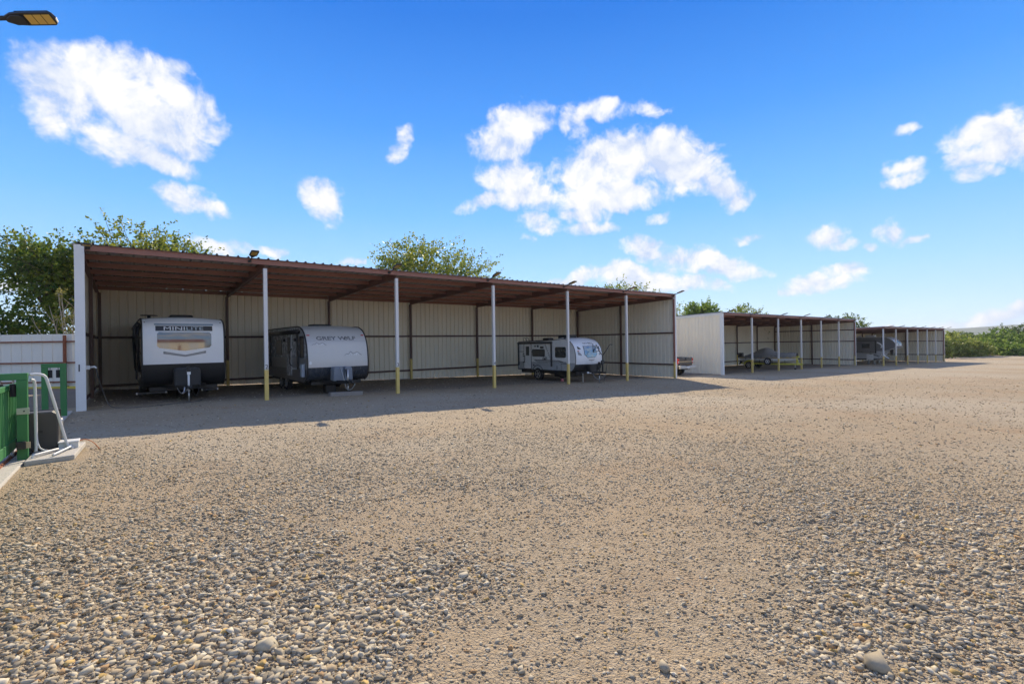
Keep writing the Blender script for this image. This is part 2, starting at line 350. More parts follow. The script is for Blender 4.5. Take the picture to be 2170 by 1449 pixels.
def vnoise(x, y, seed=0, octs=4, sc_=1.0):
    rs = np.random.RandomState(seed); tot = np.zeros(np.broadcast(x, y).shape); amp = 1; x = np.asarray(x)*sc_; y = np.asarray(y)*sc_
    for o in range(octs):
        T = rs.rand(64, 64); xi = np.floor(x).astype(int); yi = np.floor(y).astype(int); fx = x-xi; fy = y-yi
        fx = fx*fx*(3-2*fx); fy = fy*fy*(3-2*fy); g = lambda a, b: T[a % 64, b % 64]
        tot += amp*((g(xi, yi)*(1-fx)+g(xi+1, yi)*fx)*(1-fy)+(g(xi, yi+1)*(1-fx)+g(xi+1, yi+1)*fx)*fy-.5); amp *= .5; x = x*2.03+17.1; y = y*2.03+5.3
    return tot
def relief(x, y):
    near = np.clip(1-(np.hypot(x-4, y-6)-14)/14, 0, 1)
    return near*(.03*vnoise(x, y, 3, 3, .5)+.022*vnoise(x, y, 4, 3, 2.2))
def build_ground():
    def axis(lo, hi, step, far):
        a = list(np.arange(lo, hi+1e-6, step)); s = step; x = a[-1]
        while x < far: s *= 1.18; x += s; a.append(x)
        s = step; x = a[0]
        while x > -far: s *= 1.18; x -= s; a.insert(0, x)
        return np.array(a)
    xs = axis(-6, 22, .12, 2900); ys = axis(-3, 16, .12, 2900)
    xs = np.unique(np.concatenate([xs, np.array(GX[1:-1])]))
    X, Y = np.meshgrid(xs, ys, indexing='ij'); Z = np.interp(X, GX, GZ)+relief(X, Y)
    nx, ny = X.shape; co = np.stack([X, Y, Z], -1).reshape(-1, 3)
    idx = np.arange(nx*ny).reshape(nx, ny); q = np.stack([idx[:-1, :-1], idx[1:, :-1], idx[1:, 1:], idx[:-1, 1:]], -1).reshape(-1, 4)
    me = bpy.data.meshes.new('ground'); me.from_pydata(co.tolist(), [], q.tolist()); me.shade_smooth(); me.materials.append(ground_material())
    tag(link('ground', me), kind='structure')
build_ground()

# ------------------------------------------------------------------ open-front storage sheds
def panel_mesh(name, w, matl, length=1.0, axis='z', nrib=3, rh=.05):
    pts = [(0, 0)]; p = w/nrib
    for i in range(nrib):
        c = p*(i+.5)
        pts += [(c-p*.27, 0), (c-p*.27+.006, .004), (c-p*.27+.012, 0), (c-.042, 0), (c-.018, rh), (c+.018, rh), (c+.042, 0), (c+p*.27, 0), (c+p*.27+.006, .004), (c+p*.27+.012, 0)]
    pts.append((w+.012, .001)); mb = MB(); n = len(pts)
    if axis == 'z': vs = [(a, b, z) for z in (0, length) for a, b in pts]
    else: vs = [(a, y, b) for y in (0, length) for a, b in pts]
    mb.add(vs, [(i, i+1, n+i+1, n+i) for i in range(n-1)])
    me = bpy.data.meshes.new(name); me.from_pydata(mb.v, [], mb.f); me.materials.append(matl); return me
def shed(label, x0, y0, ang, S, D, Hf, Hb, Hp, girts, upper=None, left_wall=True, numbers=(), yel=1.07):
    zb = gz(x0); root = thing('storage_shed', label, 'shed', (x0, y0, zb), ang, 'open-front metal storage sheds')
    n = 6; L = n*S; ca, sa = math.cos(ang), math.sin(ang)
    g = lambda lx, ly=0: gz(x0+lx*ca-ly*sa)-zb
    Hf -= zb; Hb -= zb; Hp -= zb; girts = [q-zb for q in girts]; slope = (Hb-Hf)/D; zr = lambda y: Hf+slope*y
    # walls, one sheet at a time
    nb = 32; w = L/nb; pm = panel_mesh('wall_panel', w, m_panel)
    for i in range(nb):
        z0 = min(g(i*w, D), g((i+1)*w, D))+.02+.025*abs(math.sin(i*2.3)); link('wall_panel', pm, root, (i*w, D, z0), None, (1, 1, Hb-.03-z0))
    ns = 10; ws = D/ns; pms = panel_mesh('wall_panel', ws, m_panel)
    for i in range(ns):
        z0 = g(L, i*ws)+.03; top = zr((i+1)*ws)-.05
        link('wall_panel', pms, root, (L, (i+1)*ws, z0), (0, 0, -math.pi/2), (1, 1, top-z0))
        if left_wall:
            z0 = g(0, i*ws)+.03; link('wall_panel', pms, root, (0, i*ws, z0), (0, 0, math.pi/2), (1, 1, top-z0))
    # roof sheets
    ov = .1; rl = math.hypot(D+.3, slope*(D+.3)); nr = 32; wr = (L+2*ov)/nr; pr_ = panel_mesh('roof_sheet', wr, m_roof, rl, 'y')
    for i in range(nr): link('roof_sheet', pr_, root, (-ov+i*wr, -.1, zr(-.1)+.004), (math.atan(slope), 0, 0))
    # purlins and rafters
    npur = 6
    for k in range(n):
        for j in range(npur+1):
            y = j*D/npur; y = .035 if j == 0 else (D-.05 if j == npur else y); zt = zr(y)-.002; d = .165
            mb = MB(); a, b = k*S+(.0 if j in (0, npur) else .012), (k+1)*S-(.004 if j in (0, npur) else .012)
            mb.box(a, b, y-.03, y-.022, zt-d, zt); mb.box(a, b, y-.022, y+.03, zt-.006, zt); mb.box(a, b, y-.022, y+.03, zt-d, zt-d+.006)
            mb.build('fascia_beam' if j == 0 else ('eave_strut' if j == npur else 'purlin'), m_brown, root)
    for k in range(n+1):
        x = k*S+(.07 if k == 0 else (-.07 if k == n else 0)); mb = MB(); ya, yb = .07, D-.09
        mb.beam((x, ya, zr(ya)-.012), (x, yb, zr(yb)-.012), .13, .012, top=True); mb.beam((x, ya, zr(ya)-.024), (x, yb, zr(yb)-.024), .009, .27, top=True)
        mb.beam((x, ya, zr(ya)-.294), (x, yb, zr(yb)-.294), .13, .012, top=True); mb.build('rafter', MATS.get('rafter_brown') or mat('rafter_brown', (.19, .09, .07), .5, var=.22, nscale=3, bump=.1), root)
    # posts
    for k in range(n+1):
        x = k*S; xin = x+(.14 if k == 0 else (-.14 if k == n else 0))
        if 0 < k < n or (k == 0 and not left_wall):
            z0 = g(x)-.25; yt = g(x)+yel; mb = MB(); xx = x if k else .08
            mb.mi = 0; mb.box(xx-.06, xx+.06, 0, .12, yt-.01, Hp); mb.mi = 1; mb.box(xx-.062, xx+.062, -.002, .122, z0, yt)
            po = mb.build('post', [m_post, m_yellow], root, bevel=.006)
            if k < len(numbers)+0 and numbers[k]:
                v, f = text2d(numbers[k], height=.15); MB().add([(xx+a, -.006, yt+.03+b+.07) for a, b in v], f).build('number', m_black, po)
        z0 = g(x, D)-.2; yt = g(x, D)+yel+.15; mb = MB(); zt = zr(D)-.17
        mb.mi = 0; mb.box(xin-.055, xin+.055, D-.225, D-.112, yt-.01, zt-.13); mb.mi = 1; mb.box(xin-.057, xin+.057, D-.227, D-.111, z0, yt)
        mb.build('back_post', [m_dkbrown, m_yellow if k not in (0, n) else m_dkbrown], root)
    # end trims, side posts, rake trims
    for s, x in ((-1, 0), (1, L)):
        if s < 0 and not left_wall: continue
        z0 = g(x)-.2; mb = MB()
        if s < 0: mb.box(-.05, .17, -.075, -.06, z0, zr(0)-.02); mb.box(-.05, -.035, -.06, .12, z0, zr(0)-.03); mb.box(.155, .17, -.06, .06, z0, zr(0)-.2)
        else: mb.box(L-.08, L+.05, -.075, -.06, z0, zr(0)-.02); mb.box(L+.035, L+.05, -.06, .14, z0, zr(0)-.03); mb.box(L-.08, L-.065, -.06, .08, z0, zr(0)-.2)
        tr = mb.build('corner_trim', m_trim, root)
        xi = x-s*.075; mb = MB(); mb.box(xi-.055, xi+.055, -.05, .06, z0, zr(0)-.3); mb.mi = 1; mb.box(xi-.057, xi+.057, -.052, .062, z0, g(x)+yel)
        mb.build('end_post', [m_brown, m_yellow], root)
        if s < 0 and numbers and numbers[0]:
            v, f = text2d(numbers[0], height=.20); MB().add([(.03+a, -.079, g(0)+1.22+b) for a, b in v], f).build('number', m_black, tr)
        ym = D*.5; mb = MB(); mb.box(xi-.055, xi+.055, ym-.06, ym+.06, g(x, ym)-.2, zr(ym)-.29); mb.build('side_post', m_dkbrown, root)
        mb = MB(); xo = x+s*.045; mb.beam((xo, -.05, zr(-.05)-.005), (xo, D+.1, zr(D+.1)-.005), .02, .17, top=True); mb.build('rake_trim', m_trim, root)
        for zq in girts+([upper-zb] if upper and s > 0 else []):
            if zq-.05 < g(x): continue
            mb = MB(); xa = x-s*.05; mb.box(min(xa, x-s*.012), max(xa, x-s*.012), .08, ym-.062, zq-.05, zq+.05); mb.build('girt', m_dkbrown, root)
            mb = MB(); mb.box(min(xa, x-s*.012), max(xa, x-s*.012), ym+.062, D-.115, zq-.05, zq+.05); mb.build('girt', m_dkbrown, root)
    if not left_wall:
        mb = MB(); mb.beam((-.07, -.05, zr(-.05)), (-.07, D+.05, zr(D)), .03, .2, top=True); mb.build('rake_trim', m_brown, root)
    for k in range(n):
        for zq in girts:
            mb = MB(); mb.box(k*S+.01, (k+1)*S-.01, D-.11, D-.012, zq-.05, zq+.05); mb.build('girt', m_dkbrown, root)
    return root, zr
shed1, zr1 = shed('large open metal storage shed with bay numbers and three parked travel trailers', -1.213, 18.43, 0, 4.867, 8.84, 4.74, 4.45, 4.445, [2.235, .16], numbers=('1', '2', '3', '4'))
shed2, zr2 = shed('middle open metal storage shed with cream end wall, housing a covered boat', 34.88, 18.98, .008, 4.867, 8.75, 3.776, 3.48, 3.486, [1.34, -.74], upper=2.62)
shed3, zr3 = shed('far open metal storage shed without a left wall, housing a fifth wheel trailer', 64.34, 16.64, .011, 4.862, 8.84, 2.873, 2.58, 2.642, [1.05, -.95], left_wall=False)

# ------------------------------------------------------------------ solar flood lights on the fascias
def flood_light():
    t = thing('flood_light', 'flood', 'flood light')
    MB().box(-.07, .07, -.022, 0, -.06, .06).build('bracket', m_black, t, bevel=.004)
    MB().tube([(0, -.02, .0), (0, -.10, .02), (0, -.5, .19)], .024, 10).build('arm', m_black, t, smooth=True)
    # housing: tapered slab leaning up and out
    d = Vector((0, -.93, .36)).normalized(); u = Vector((1, 0, 0)); nn = u.cross(d); c0 = Vector((0, -.46, .18))
    prof = [(-.05, 0), (.05, 0), (.09, .10), (.15, .18), (.15, .60), (.13, .64), (-.13, .64), (-.15, .60), (-.15, .18), (-.09, .10)]
    if nn.z > 0: nn = -nn
    hs = MB().extr([c0+u*a+d*b-nn*.03 for a, b in prof], nn*.055).build('housing', m_black, t, bevel=.006)
    for k in range(3):
        b0 = .22+k*.125; MB().extr([c0+u*a+d*b+nn*.025 for a, b in ((-.11, b0), (.11, b0), (.11, b0+.095), (-.11, b0+.095))], nn*.006).build('led_panel', m_led, t)
    return t
fl = flood_light(); first = [True]
def put_light(x, y, z, rz, label, group, tilt=0):
    o = fl if first[0] else copy_tree(fl); first[0] = False
    o.location = (x, y, z); o.rotation_euler = (tilt, 0, rz); o.scale = (.8, .8, .8); tag(o, label, 'flood light', group)
rnd = random.Random(5)
for k, dx in enumerate((.24, -.48, -.33, -.34, -.32, -.33, -.28)):
    put_light(-1.213+4.867*k+dx, 18.43+.003, 4.74-.095, rnd.uniform(-.06, .06),
              'black solar flood light '+('beside the white end trim of bay 1', 'on the fascia above the shed post marked 2', 'on the fascia above the shed post marked 3', 'on the fascia above the shed post marked 4', 'above the post standing in front of the small camper', 'above the last free post before the right end wall', 'at the right end corner of the large shed')[k], 'flood lights on the large shed', (.4 if k == 0 else .1+rnd.uniform(-.05, .05)))
for k in range(7):
    lx = 4.867*k+(.2 if k == 0 else -.35); put_light(34.88+lx*math.cos(.008), 18.98+lx*math.sin(.008)+.003, 3.776-.09, .008, 'black solar flood light on the roof edge of the middle shed', 'flood lights on the middle shed', .1+rnd.uniform(-.05, .05))
for k in range(7):
    lx = 4.862*k+(.2 if k == 0 else (-.05 if k == 6 else -.3)); put_light(64.34+lx*math.cos(.011), 16.64+lx*math.sin(.011)+.003, 2.873-.09, .011, 'black solar flood light on the roof edge of the far shed', 'flood lights on the far shed', .12+rnd.uniform(-.05, .05))

# ------------------------------------------------------------------ recreational vehicles
def chaikin(p, n=2):
    for _ in range(n):
        q = [p[0]]
        for a, b in zip(p[:-1], p[1:]):
            q += [(a[0]*.75+b[0]*.25, a[1]*.75+b[1]*.25), (a[0]*.25+b[0]*.75, a[1]*.25+b[1]*.75)]
        p = q+[p[-1]]
    return p
def clip_z(poly, z0, z1):
    for zc, sgn in ((z0, 1), (z1, -1)):
        out = []
        for i in range(len(poly)):
            a, b = poly[i-1], poly[i]; ia, ib = (a[1]-zc)*sgn >= 0, (b[1]-zc)*sgn >= 0
            if ia != ib: t = (zc-a[1])/(b[1]-a[1]); out.append((a[0]+t*(b[0]-a[0]), zc))
            if ib: out.append(b)
        poly = out
    return poly
class RV:
    """Front faces -y at y=0; profile given as (y, z) along the front from the bottom up, then roof, rear."""
    def __init__(s, name, label, cat, loc, rotz, w, front, roof, rear, crown=.05, bow=.06, group=None):
        s.t = thing(name, label, cat, loc, rotz, group); s.w = w; s.front = chaikin(front, 2); s.roofp = chaikin([s.front[-1]]+roof, 1); s.rearp = rear; s.crown = crown; s.bow = bow
        s.poly = s.front+s.roofp[1:]+rear
    def pos(s, x, y, z, part):
        k = 1-(2*x/s.w)**2; zt = max(q[1] for q in s.front); z0 = s.front[0][1]
        if part == 'front':
            h = max(0, min(1, (z-z0)/(zt-z0))); return (x, y-s.bow*k, z+s.crown*k*h**3)
        if part == 'roof': return (x, y-(s.bow*k if y < s.front[-1][0]+.02 else 0), z+s.crown*k)
        return (x, y, z)
    def strip(s, name, prof, part, m, nx=10):
        xs = [s.w*(i/nx-.5) for i in range(nx+1)]; vs = [s.pos(x, y, z, part) for y, z in prof for x in xs]; n = nx+1
        return smooth_by_angle(MB().add(vs, [(j*n+i, j*n+i+1, (j+1)*n+i+1, (j+1)*n+i) for j in range(len(prof)-1) for i in range(nx)]).build(name, m, s.t))
    def front_part(s, name, z0, z1, m):
        p = [q for q in s.front if z0 < q[1] < z1]; zs = [q[1] for q in s.front]; ys = [q[0] for q in s.front]
        return s.strip(name, [(float(np.interp(z0, zs, ys)), z0)]+p+[(float(np.interp(z1, zs, ys)), z1)], 'front', m)
    def fy(s, x, z):
        zs = [q[1] for q in s.front]; ys = [q[0] for q in s.front]; k = 1-(2*x/s.w)**2; ze = z
        for _ in range(3): ze = z-s.crown*k*max(0, min(1, (ze-zs[0])/(zs[-1]-zs[0])))**3
        return float(np.interp(ze, zs, ys))-s.bow*k
    def patch(s, name, x0, x1, lo, hi, m, parent=None, eps=.006, nx=14, nz=6):
        vs = []
        for j in range(nz+1):
            for i in range(nx+1):
                x = x0+(x1-x0)*i/nx; z = lo(x)+(hi(x)-lo(x))*j/nz; vs.append((x, s.fy(x, z)-eps, z))
        n = nx+1
        return smooth_by_angle(MB().add(vs, [(j*n+i, j*n+i+1, (j+1)*n+i+1, (j+1)*n+i) for j in range(nz) for i in range(nx)]).build(name, m, parent or s.t))
    def letters(s, txt, xc, zc, wd, ht, m, parent=None, eps=.011, shear=0, offset=0):
        v, f = text2d(txt, wd, ht, shear, offset); return MB().add([(xc+a, s.fy(xc+a, zc+b)-eps, zc+b) for a, b in v], f).build('lettering', m, parent or s.t)
    def sides(s, bands):
        for sg in (-1, 1):
            for z0, z1, m, nm in bands:
                p = clip_z(s.poly, z0, z1)
                if len(p) > 2: MB().extr([(sg*s.w/2, y, z) for y, z in p], (-sg*.02, 0, 0)).build(nm, m, s.t)
    def trim(s, m, r_=.022):
        for sg in (-1, 1): MB().tube([(sg*s.w/2, y, z) for y, z in s.poly], r_, 6).build('edge_trim', m, s.t, smooth=True)
    def plate(s, name, sg, y0, y1, z0, z1, m, th=.015, r_=.04, parent=None, off=0):
        x = sg*(s.w/2+off); return MB().extr([(x, a, b) for a, b in rr(y0, y1, z0, z1, r_)], (sg*th, 0, 0)).build(name, m, parent or s.t)
    def strips(s, name, sg, pts, wd, m, parent=None, off=.002):
        x = sg*(s.w/2+off); mb = MB()
        for a, b in zip(pts[:-1], pts[1:]): mb.beam((x, *a), (x, *b), wd, .006, upv=(1, 0, 0))
        return mb.build(name, m, parent or s.t)
def wheel(parent, c, Rr, wd, sg, rim_m, spokes=6):
    x = Vector((sg, 0, 0)); h = wd/2
    prof = [(Rr*.62, -h*.9), (Rr*.80, -h), (Rr*.94, -h*.95), (Rr, -h*.7), (Rr, h*.7), (Rr*.94, h*.95), (Rr*.80, h), (Rr*.62, h*.9), (Rr*.60, h*.5), (Rr*.60, -h*.5), (Rr*.62, -h*.9)]
    ty = smooth_by_angle(MB().lathe(c, x, prof, 28).build('wheel', m_rubber, parent))
    mb = MB(); cc = Vector(c); ax = x
    mb.lathe(c, x, [(Rr*.61, h*.85), (Rr*.57, h*.8), (Rr*.52, h*.35), (Rr*.14, h*.45), (Rr*.12, h*.75), (0.001, h*.78)], 28)
    smooth_by_angle(mb.build('rim', m_frame, ty)); mb = MB()
    mb.lathe(c, x, [(Rr*.62, h*.80), (Rr*.62, h*.93), (Rr*.55, h*.90), (Rr*.55, h*.7)], 28)
    for k in range(spokes):
        t = 2*math.pi*k/spokes; d = Vector((0, math.cos(t), math.sin(t))); mb.beam(cc+ax*h*.66+d*Rr*.1, cc+ax*h*.76+d*Rr*.57, Rr*.13, .02, upv=ax)
    mb.lathe(c, x, [(Rr*.16, h*.6), (Rr*.15, h*.85), (.001, h*.88)], 16); smooth_by_angle(mb.build('hub_cap', rim_m, ty)); return ty
def tongue(t, yj, zc, jackx=0, foot=0.0, w=.75, ybody=.6):
    mb = MB()
    for s in (-1, 1): mb.beam((s*w, ybody, zc), (s*.05, yj-.12, zc), .06, .11)
    mb.beam((-w*.55, ybody*.2+yj*.2, zc), (w*.55, ybody*.2+yj*.2, zc), .05, .08); mb.build('hitch_frame', m_frame, t)
    MB().tube([(0, yj-.1, zc), (0, yj-.35, zc+.01), (0, yj-.45, zc+.0)], [.05, .045, .055], 10).build('coupler', m_frame, t, smooth=True)
def jack(t, yj, zc, zt, foot, mt=m_white, head=True):
    j = MB().tube([(0, yj, zc-.15), (0, yj, zt)], .032, 12).build('tongue_jack', mt, t, smooth=True)
    MB().tube([(0, yj, foot+.01), (0, yj, zc-.1)], .023, 10).build('jack_leg', m_alu, j, smooth=True)
    MB().box(-.07, .07, yj-.07, yj+.07, foot, foot+.015).build('jack_foot', m_frame, j)
    if head: MB().box(-.055, .055, yj-.07, yj+.06, zt, zt+.2).build('jack_head', m_black, j, bevel=.02); MB().box(-.05, .05, yj-.075, yj-.05, zt-.06, zt+.03).build('jack_plate', mt, j)
def chain(t, p0, p1, sag, m=m_steel, r_=.012, name='safety_chain'):
    p0 = Vector(p0); p1 = Vector(p1); MB().tube([p0.lerp(p1, k/10)-Vector((0, 0, sag*4*(k/10)*(1-k/10))) for k in range(11)], r_, 6).build(name, m, t, smooth=True)

# white travel trailer with black lower front in bay 1
def trailer_white():
    zg = gz(1.4); fr = [(.40, .46), (.10, .62), (.02, .90), (0, 1.26), (-.005, 1.75), (-.005, 2.15), (.02, 2.36), (.12, 2.64), (.42, 2.80)]
    r_ = RV('travel_trailer', 'white travel trailer with black lower front and wide mirrored window in bay 1', 'trailer', (1.46, 20.45, zg), .02, 2.40, fr, [(.9, 2.86), (6.2, 2.88)], [(6.28, 2.80), (6.3, .48)], .07, .07, 'travel trailers parked in the large shed')
    t = r_.t; r_.front_part('front_cap', 1.26, 2.80, m_white); r_.front_part('front_skirt', .46, 1.26, m_bandblk)
    r_.strip('roof', r_.roofp, 'roof', mat('rv_roof_membrane', (.62, .62, .60), .6)); r_.strip('rear_wall', [(6.2, 2.88)]+r_.rearp, 'rear', m_greywall); r_.strip('underbelly', [(6.3, .48), (.4, .46)], 'rear', m_black)
    side = mat('silver_fibreglass', (.40, .39, .38), .18, .3, .06); r_.sides([(1.2, 3, side, 'side_wall'), (.4, 1.2, m_bandblk, 'side_skirt')]); r_.trim(m_black, .026)
    V = lambda x: abs(x)
    wn = r_.patch('front_window', -.79, .79, lambda x: 1.70+.125*min(1, abs(x)/.79)+max(0, abs(x)-.74)*1.2, lambda x: 2.36-max(0, abs(x)-.74)*1.2, m_mirror, nx=28)
    r_.patch('window_frame', -.82, .82, lambda x: 1.655+.13*min(1, abs(x)/.82), lambda x: 2.395, m_white, wn, eps=.003, nx=28)
    bl = mat('blue_grey_decal', (.20, .27, .34), .3); r_.patch('decal_band', -.83, .83, lambda x: 2.40, lambda x: 2.575, mat('black_decal', (.02, .022, .025), .3)); r_.patch('decal_stripe', -.86, .86, lambda x: 2.60, lambda x: 2.655, bl)
    v, f = text2d('MINI', .60, .12); v2, f2 = text2d('LITE', .50, .12)
    for vv, ff, xc, mm in ((v, f, -.30, m_white), (v2, f2, .30, mat('silver_decal', (.45, .52, .56), .3))): MB().add([(xc+a, r_.fy(xc+a, 2.485+b)-.012, 2.485+b) for a, b in vv], ff).build('lettering', mm, t)
    r_.letters('ROCKWOOD', 0, 2.628, .40, .035, mat('pale_decal', (.42, .5, .56), .4))
    gd = mat('grey_decal', (.22, .225, .23), .3); r_.patch('chevron_decal', -.62, .62, lambda x: 1.50+.115*abs(x)/.62, lambda x: 1.565+.135*abs(x)/.62, gd, nx=24, nz=1); r_.patch('chevron_inlay', -.56, .56, lambda x: 1.525+.115*abs(x)/.62, lambda x: 1.548+.118*abs(x)/.62, mat('silver_grey_decal', (.36, .37, .37), .3), eps=.009, nx=24, nz=1)
    for x in (-1.12, 1.1): MB().lathe((x, r_.fy(x, 2.7)-.004, 2.7), (0, -1, 0), [(.018, 0), (.016, .012), (.001, .014)], 10).build('marker_lamp', m_frame, t)
    MB().box(-.30, .42, 1.6, 2.5, 2.9, 3.05).build('air_conditioner', m_black, t, bevel=.05)
    a = MB().lathe((-.95, 1.2, 2.97), (0, 0, 1), [(.001, .03), (.25, .02), (.26, 0), (.001, -.005)], 20).build('roof_antenna', m_black, t, smooth=True); MB().cyl((-.95, 1.2, 2.85), (-.95, 1.2, 2.98), .05).build('mast', m_black, a)
    aw = MB().tube([(-1.29, .55, 2.62), (-1.29, 5.2, 2.62)], .085, 12).build('awning_roller', m_black, t, smooth=True)
    for y in (.75, 5.0): MB().tube([(-1.27, y-.05, 2.66), (-1.31, y-.05, 2.2), (-1.26, y, 1.0)], [.06, .045, .04], 8).build('awning_arm', m_black, aw, smooth=True)
    MB().tube([(-1.30, .7, 2.66), (-1.38, .66, 2.45), (-1.38, .64, 2.30), (-1.30, .62, 2.15)], .05, 8).build('awning_elbow', m_black, aw, smooth=True)
    r_.plate('side_window', -1, 1.2, 2.2, 1.6, 2.2, m_glass); dr = r_.plate('door', -1, 2.9, 3.6, .6, 2.5, side, .02); MB().tube([(-1.26, 2.75, .9), (-1.32, 2.75, 1.0), (-1.32, 2.75, 1.6), (-1.26, 2.75, 1.7)], .015, 6).build('handle', m_black, dr)
    h = r_.plate('storage_hatch', -1, .5, 1.1, .62, 1.1, m_bandblk, .02, .05); MB().box(-1.24, -1.225, .78, .84, .82, .9).build('latch', m_alu, h)
    tongue(t, -1.05, .50); jack(t, -1.0, .50, .98, 0, m_white)
    cv = MB().extr([(x, -.62, z) for x, z in ((-.38, .50), (.40, .50), (.385, 1.05), (.34, 1.13), (-.32, 1.13), (-.365, 1.05))], (0, .46, 0)).build('gas_bottle_cover', mat('black_vinyl', (.025, .026, .028), .55, bump=.3, bscale=6), t, bevel=.05)
    MB().box(-.62, -.49, .28, .30, .42, .53).build('vin_card', m_white, t)
    for x0, x1 in ((-1.35, -.55), (.5, .98)):
        sb = MB().beam((x0, .1, .30), (x1, .1, .30), .05, .05).build('stabiliser_bar', m_frame, t)
        for x in (x0, x1): MB().cyl((x-.02, .1, .3), (x+.02, .1, .3), .04, 10).build('end_cap', m_alu, sb)
    MB().box(-1.0, 1.0, .25, 6.1, .34, .46).build('chassis', m_frame, t)
    chain(t, (-.06, -1.4, .48), (-.3, -.7, .48), .18); chain(t, (.1, -1.0, .45), (.34, -.7, .5), .28, m_black, .01, 'cable'); chain(t, (-.12, -1.1, .52), (-.2, -1.3, .35), .1, m_alu, .025, 'hitch_pin')
    for y in (3.1, 3.95):
        for sg in (-1, 1): wheel(t, (sg*1.08, y, .34), .34, .2, sg, m_alu)
    return t
trailer_white()

# grey travel trailer with arched front in bay 2
def trailer_grey():
    zg = gz(6.5); fr = [(.42, .50), (.14, .62), (.03, .85), (0, 1.12), (.015, 1.5), (.10, 1.95), (.30, 2.32), (.62, 2.58), (1.02, 2.70)]
    r_ = RV('travel_trailer', 'grey travel trailer with arched front and dark lower band, tongue jack on a plank', 'trailer', (6.58, 19.75, zg), .015, 2.44, fr, [(1.6, 2.74), (6.6, 2.74)], [(6.75, 2.6), (6.8, .55)], .05, .03, 'travel trailers parked in the large shed')
    t = r_.t; gw = mat('pale_grey_metal', (.58, .57, .55), .3, .1, .04); bd = mat('blue_black_band', (.04, .048, .06), .25, var=.2, streak=.3, nscale=8)
    r_.front_part('front_cap', 1.08, 2.70, gw); r_.front_part('front_skirt', .50, 1.08, bd); r_.strip('roof', r_.roofp, 'roof', MATS['rv_roof_membrane']); r_.strip('rear_wall', [(6.6, 2.74)]+r_.rearp, 'rear', gw); r_.strip('underbelly', [(6.8, .55), (.42, .50)], 'rear', m_black)
    r_.sides([(1.45, 3, mat('side_pale_metal', (.48, .49, .50), .25, .2, .05), 'side_wall'), (1.0, 1.45, mat('side_tan_metal', (.30, .28, .26), .3, .1), 'side_band'), (.4, 1.0, mat('side_grey_metal', (.13, .125, .12), .35, .1), 'side_skirt')]); r_.trim(m_black, .028)
    for z in (.6, .7, .8, .9): r_.strips('rib_line', -1, [(.3, z), (6.6, z)], .02, MATS['side_grey_metal'])
    r_.patch('panel_seam', -1.2, 1.2, lambda x: 2.115, lambda x: 2.121, mat('seam_grey', (.30, .30, .29), .5), nz=1)
    dk = mat('dark_grey_decal', (.035, .04, .05), .4); md = mat('mid_grey_decal', (.26, .265, .27), .4)
    r_.letters('GREY W LF', -.03, 2.235, 1.58, .15, dk, offset=.02); r_.letters('GREY W LF', -.03, 2.235, 1.55, .125, md, eps=.016, offset=-.012)
    mb = MB(); zc = 2.235; xo = .36     # open ring with a pointed muzzle stands for the O
    pr_ = [(xo+.062*math.cos(R(a_)), zc+.066*math.sin(R(a_))) for a_ in range(75, 381, 18)]+[(xo+.085, zc+.075)]
    mb.tube([(a_, r_.fy(a_, b_)-.012, b_) for a_, b_ in pr_], .011, 5); mb.tube([(xo-.01, r_.fy(xo, zc)-.012, zc-.01), (xo+.04, r_.fy(xo, zc)-.012, zc+.03)], .013, 5)
    mb.build('emblem', dk, t)
    def ridge(xc, zc, wd, ht):
        pk = [(-.5, 0), (-.38, .35), (-.25, .28), (-.16, .95), (-.05, .55), (.05, .38), (.12, .62), (.26, .82), (.38, .35), (.5, 0)]
        mb = MB(); P = [(xc+a*wd, zc+b*ht) for a, b in pk]
        mb.mi = 0
        for a, b in zip(P[:-1], P[1:]): mb.beam((a[0], r_.fy(*a)-.012, a[1]), (b[0], r_.fy(*b)-.012, b[1]), .011, .003, upv=(0, 1, 0))
        mb.mi = 1
        for k in (1, 3, 6, 7):
            a = P[k]
            for dx in (-.05, .035): b = (a[0]+dx*wd*1.6, zc+ht*.05); mb.beam((a[0]+dx*wd*.4, r_.fy(*a)-.010, a[1]-ht*.2), (b[0], r_.fy(*b)-.010, b[1]), .022, .003, upv=(0, 1, 0))
        mb.build('mountain_decal', [dk, m_white], t)
    ridge(-.75, 1.96, .55, .11); ridge(.58, 1.53, .72, .17)
    MB().add([(-1.12+a, r_.fy(-1.12, 1.27+b)-.008, 1.27+b) for a, b in ((-.05, -.06), (.05, -.06), (.055, .03), (0, .07), (-.04, .03))], [(0, 1, 2, 3, 4)]).build('sticker', m_white, t)
    for x in (-1.1, 1.1): MB().box(x-.06, x+.06, r_.fy(x, 2.36)-.03, r_.fy(x, 2.36)+.02, 2.335, 2.375).build('marker_lamp', m_red, t, bevel=.008)
    MB().box(-.5, .25, 1.6, 2.4, 2.78, 2.86).build('roof_vent', m_black, t, bevel=.03)
    aw = MB().tube([(-1.31, .95, 2.52), (-1.31, 5.9, 2.52)], .085, 12).build('awning_roller', m_black, t, smooth=True)
    for y in (1.15, 5.7): MB().beam((-1.28, y, 2.55), (-1.27, y, 1.0), .07, .07).build('awning_arm', m_black, aw)
    w1 = r_.plate('side_window', -1, .50, 1.0, 1.5, 2.3, m_mirror, .02, .05); r_.plate('window_frame', -1, .46, 1.04, 1.46, 2.34, m_black, .012, .06, w1)
    d = r_.plate('door', -1, 2.2, 2.9, .68, 2.5, MATS['side_pale_metal'], .03, .06); r_.plate('pane', -1, 2.32, 2.78, 1.6, 2.3, m_glass, .008, .04, d, .03)
    MB().tube([(-1.25, 2.05, 1.1), (-1.36, 2.05, 1.2), (-1.36, 2.05, 1.7), (-1.25, 2.05, 1.85)], .02, 8).build('grab_handle', m_black, d, smooth=True)
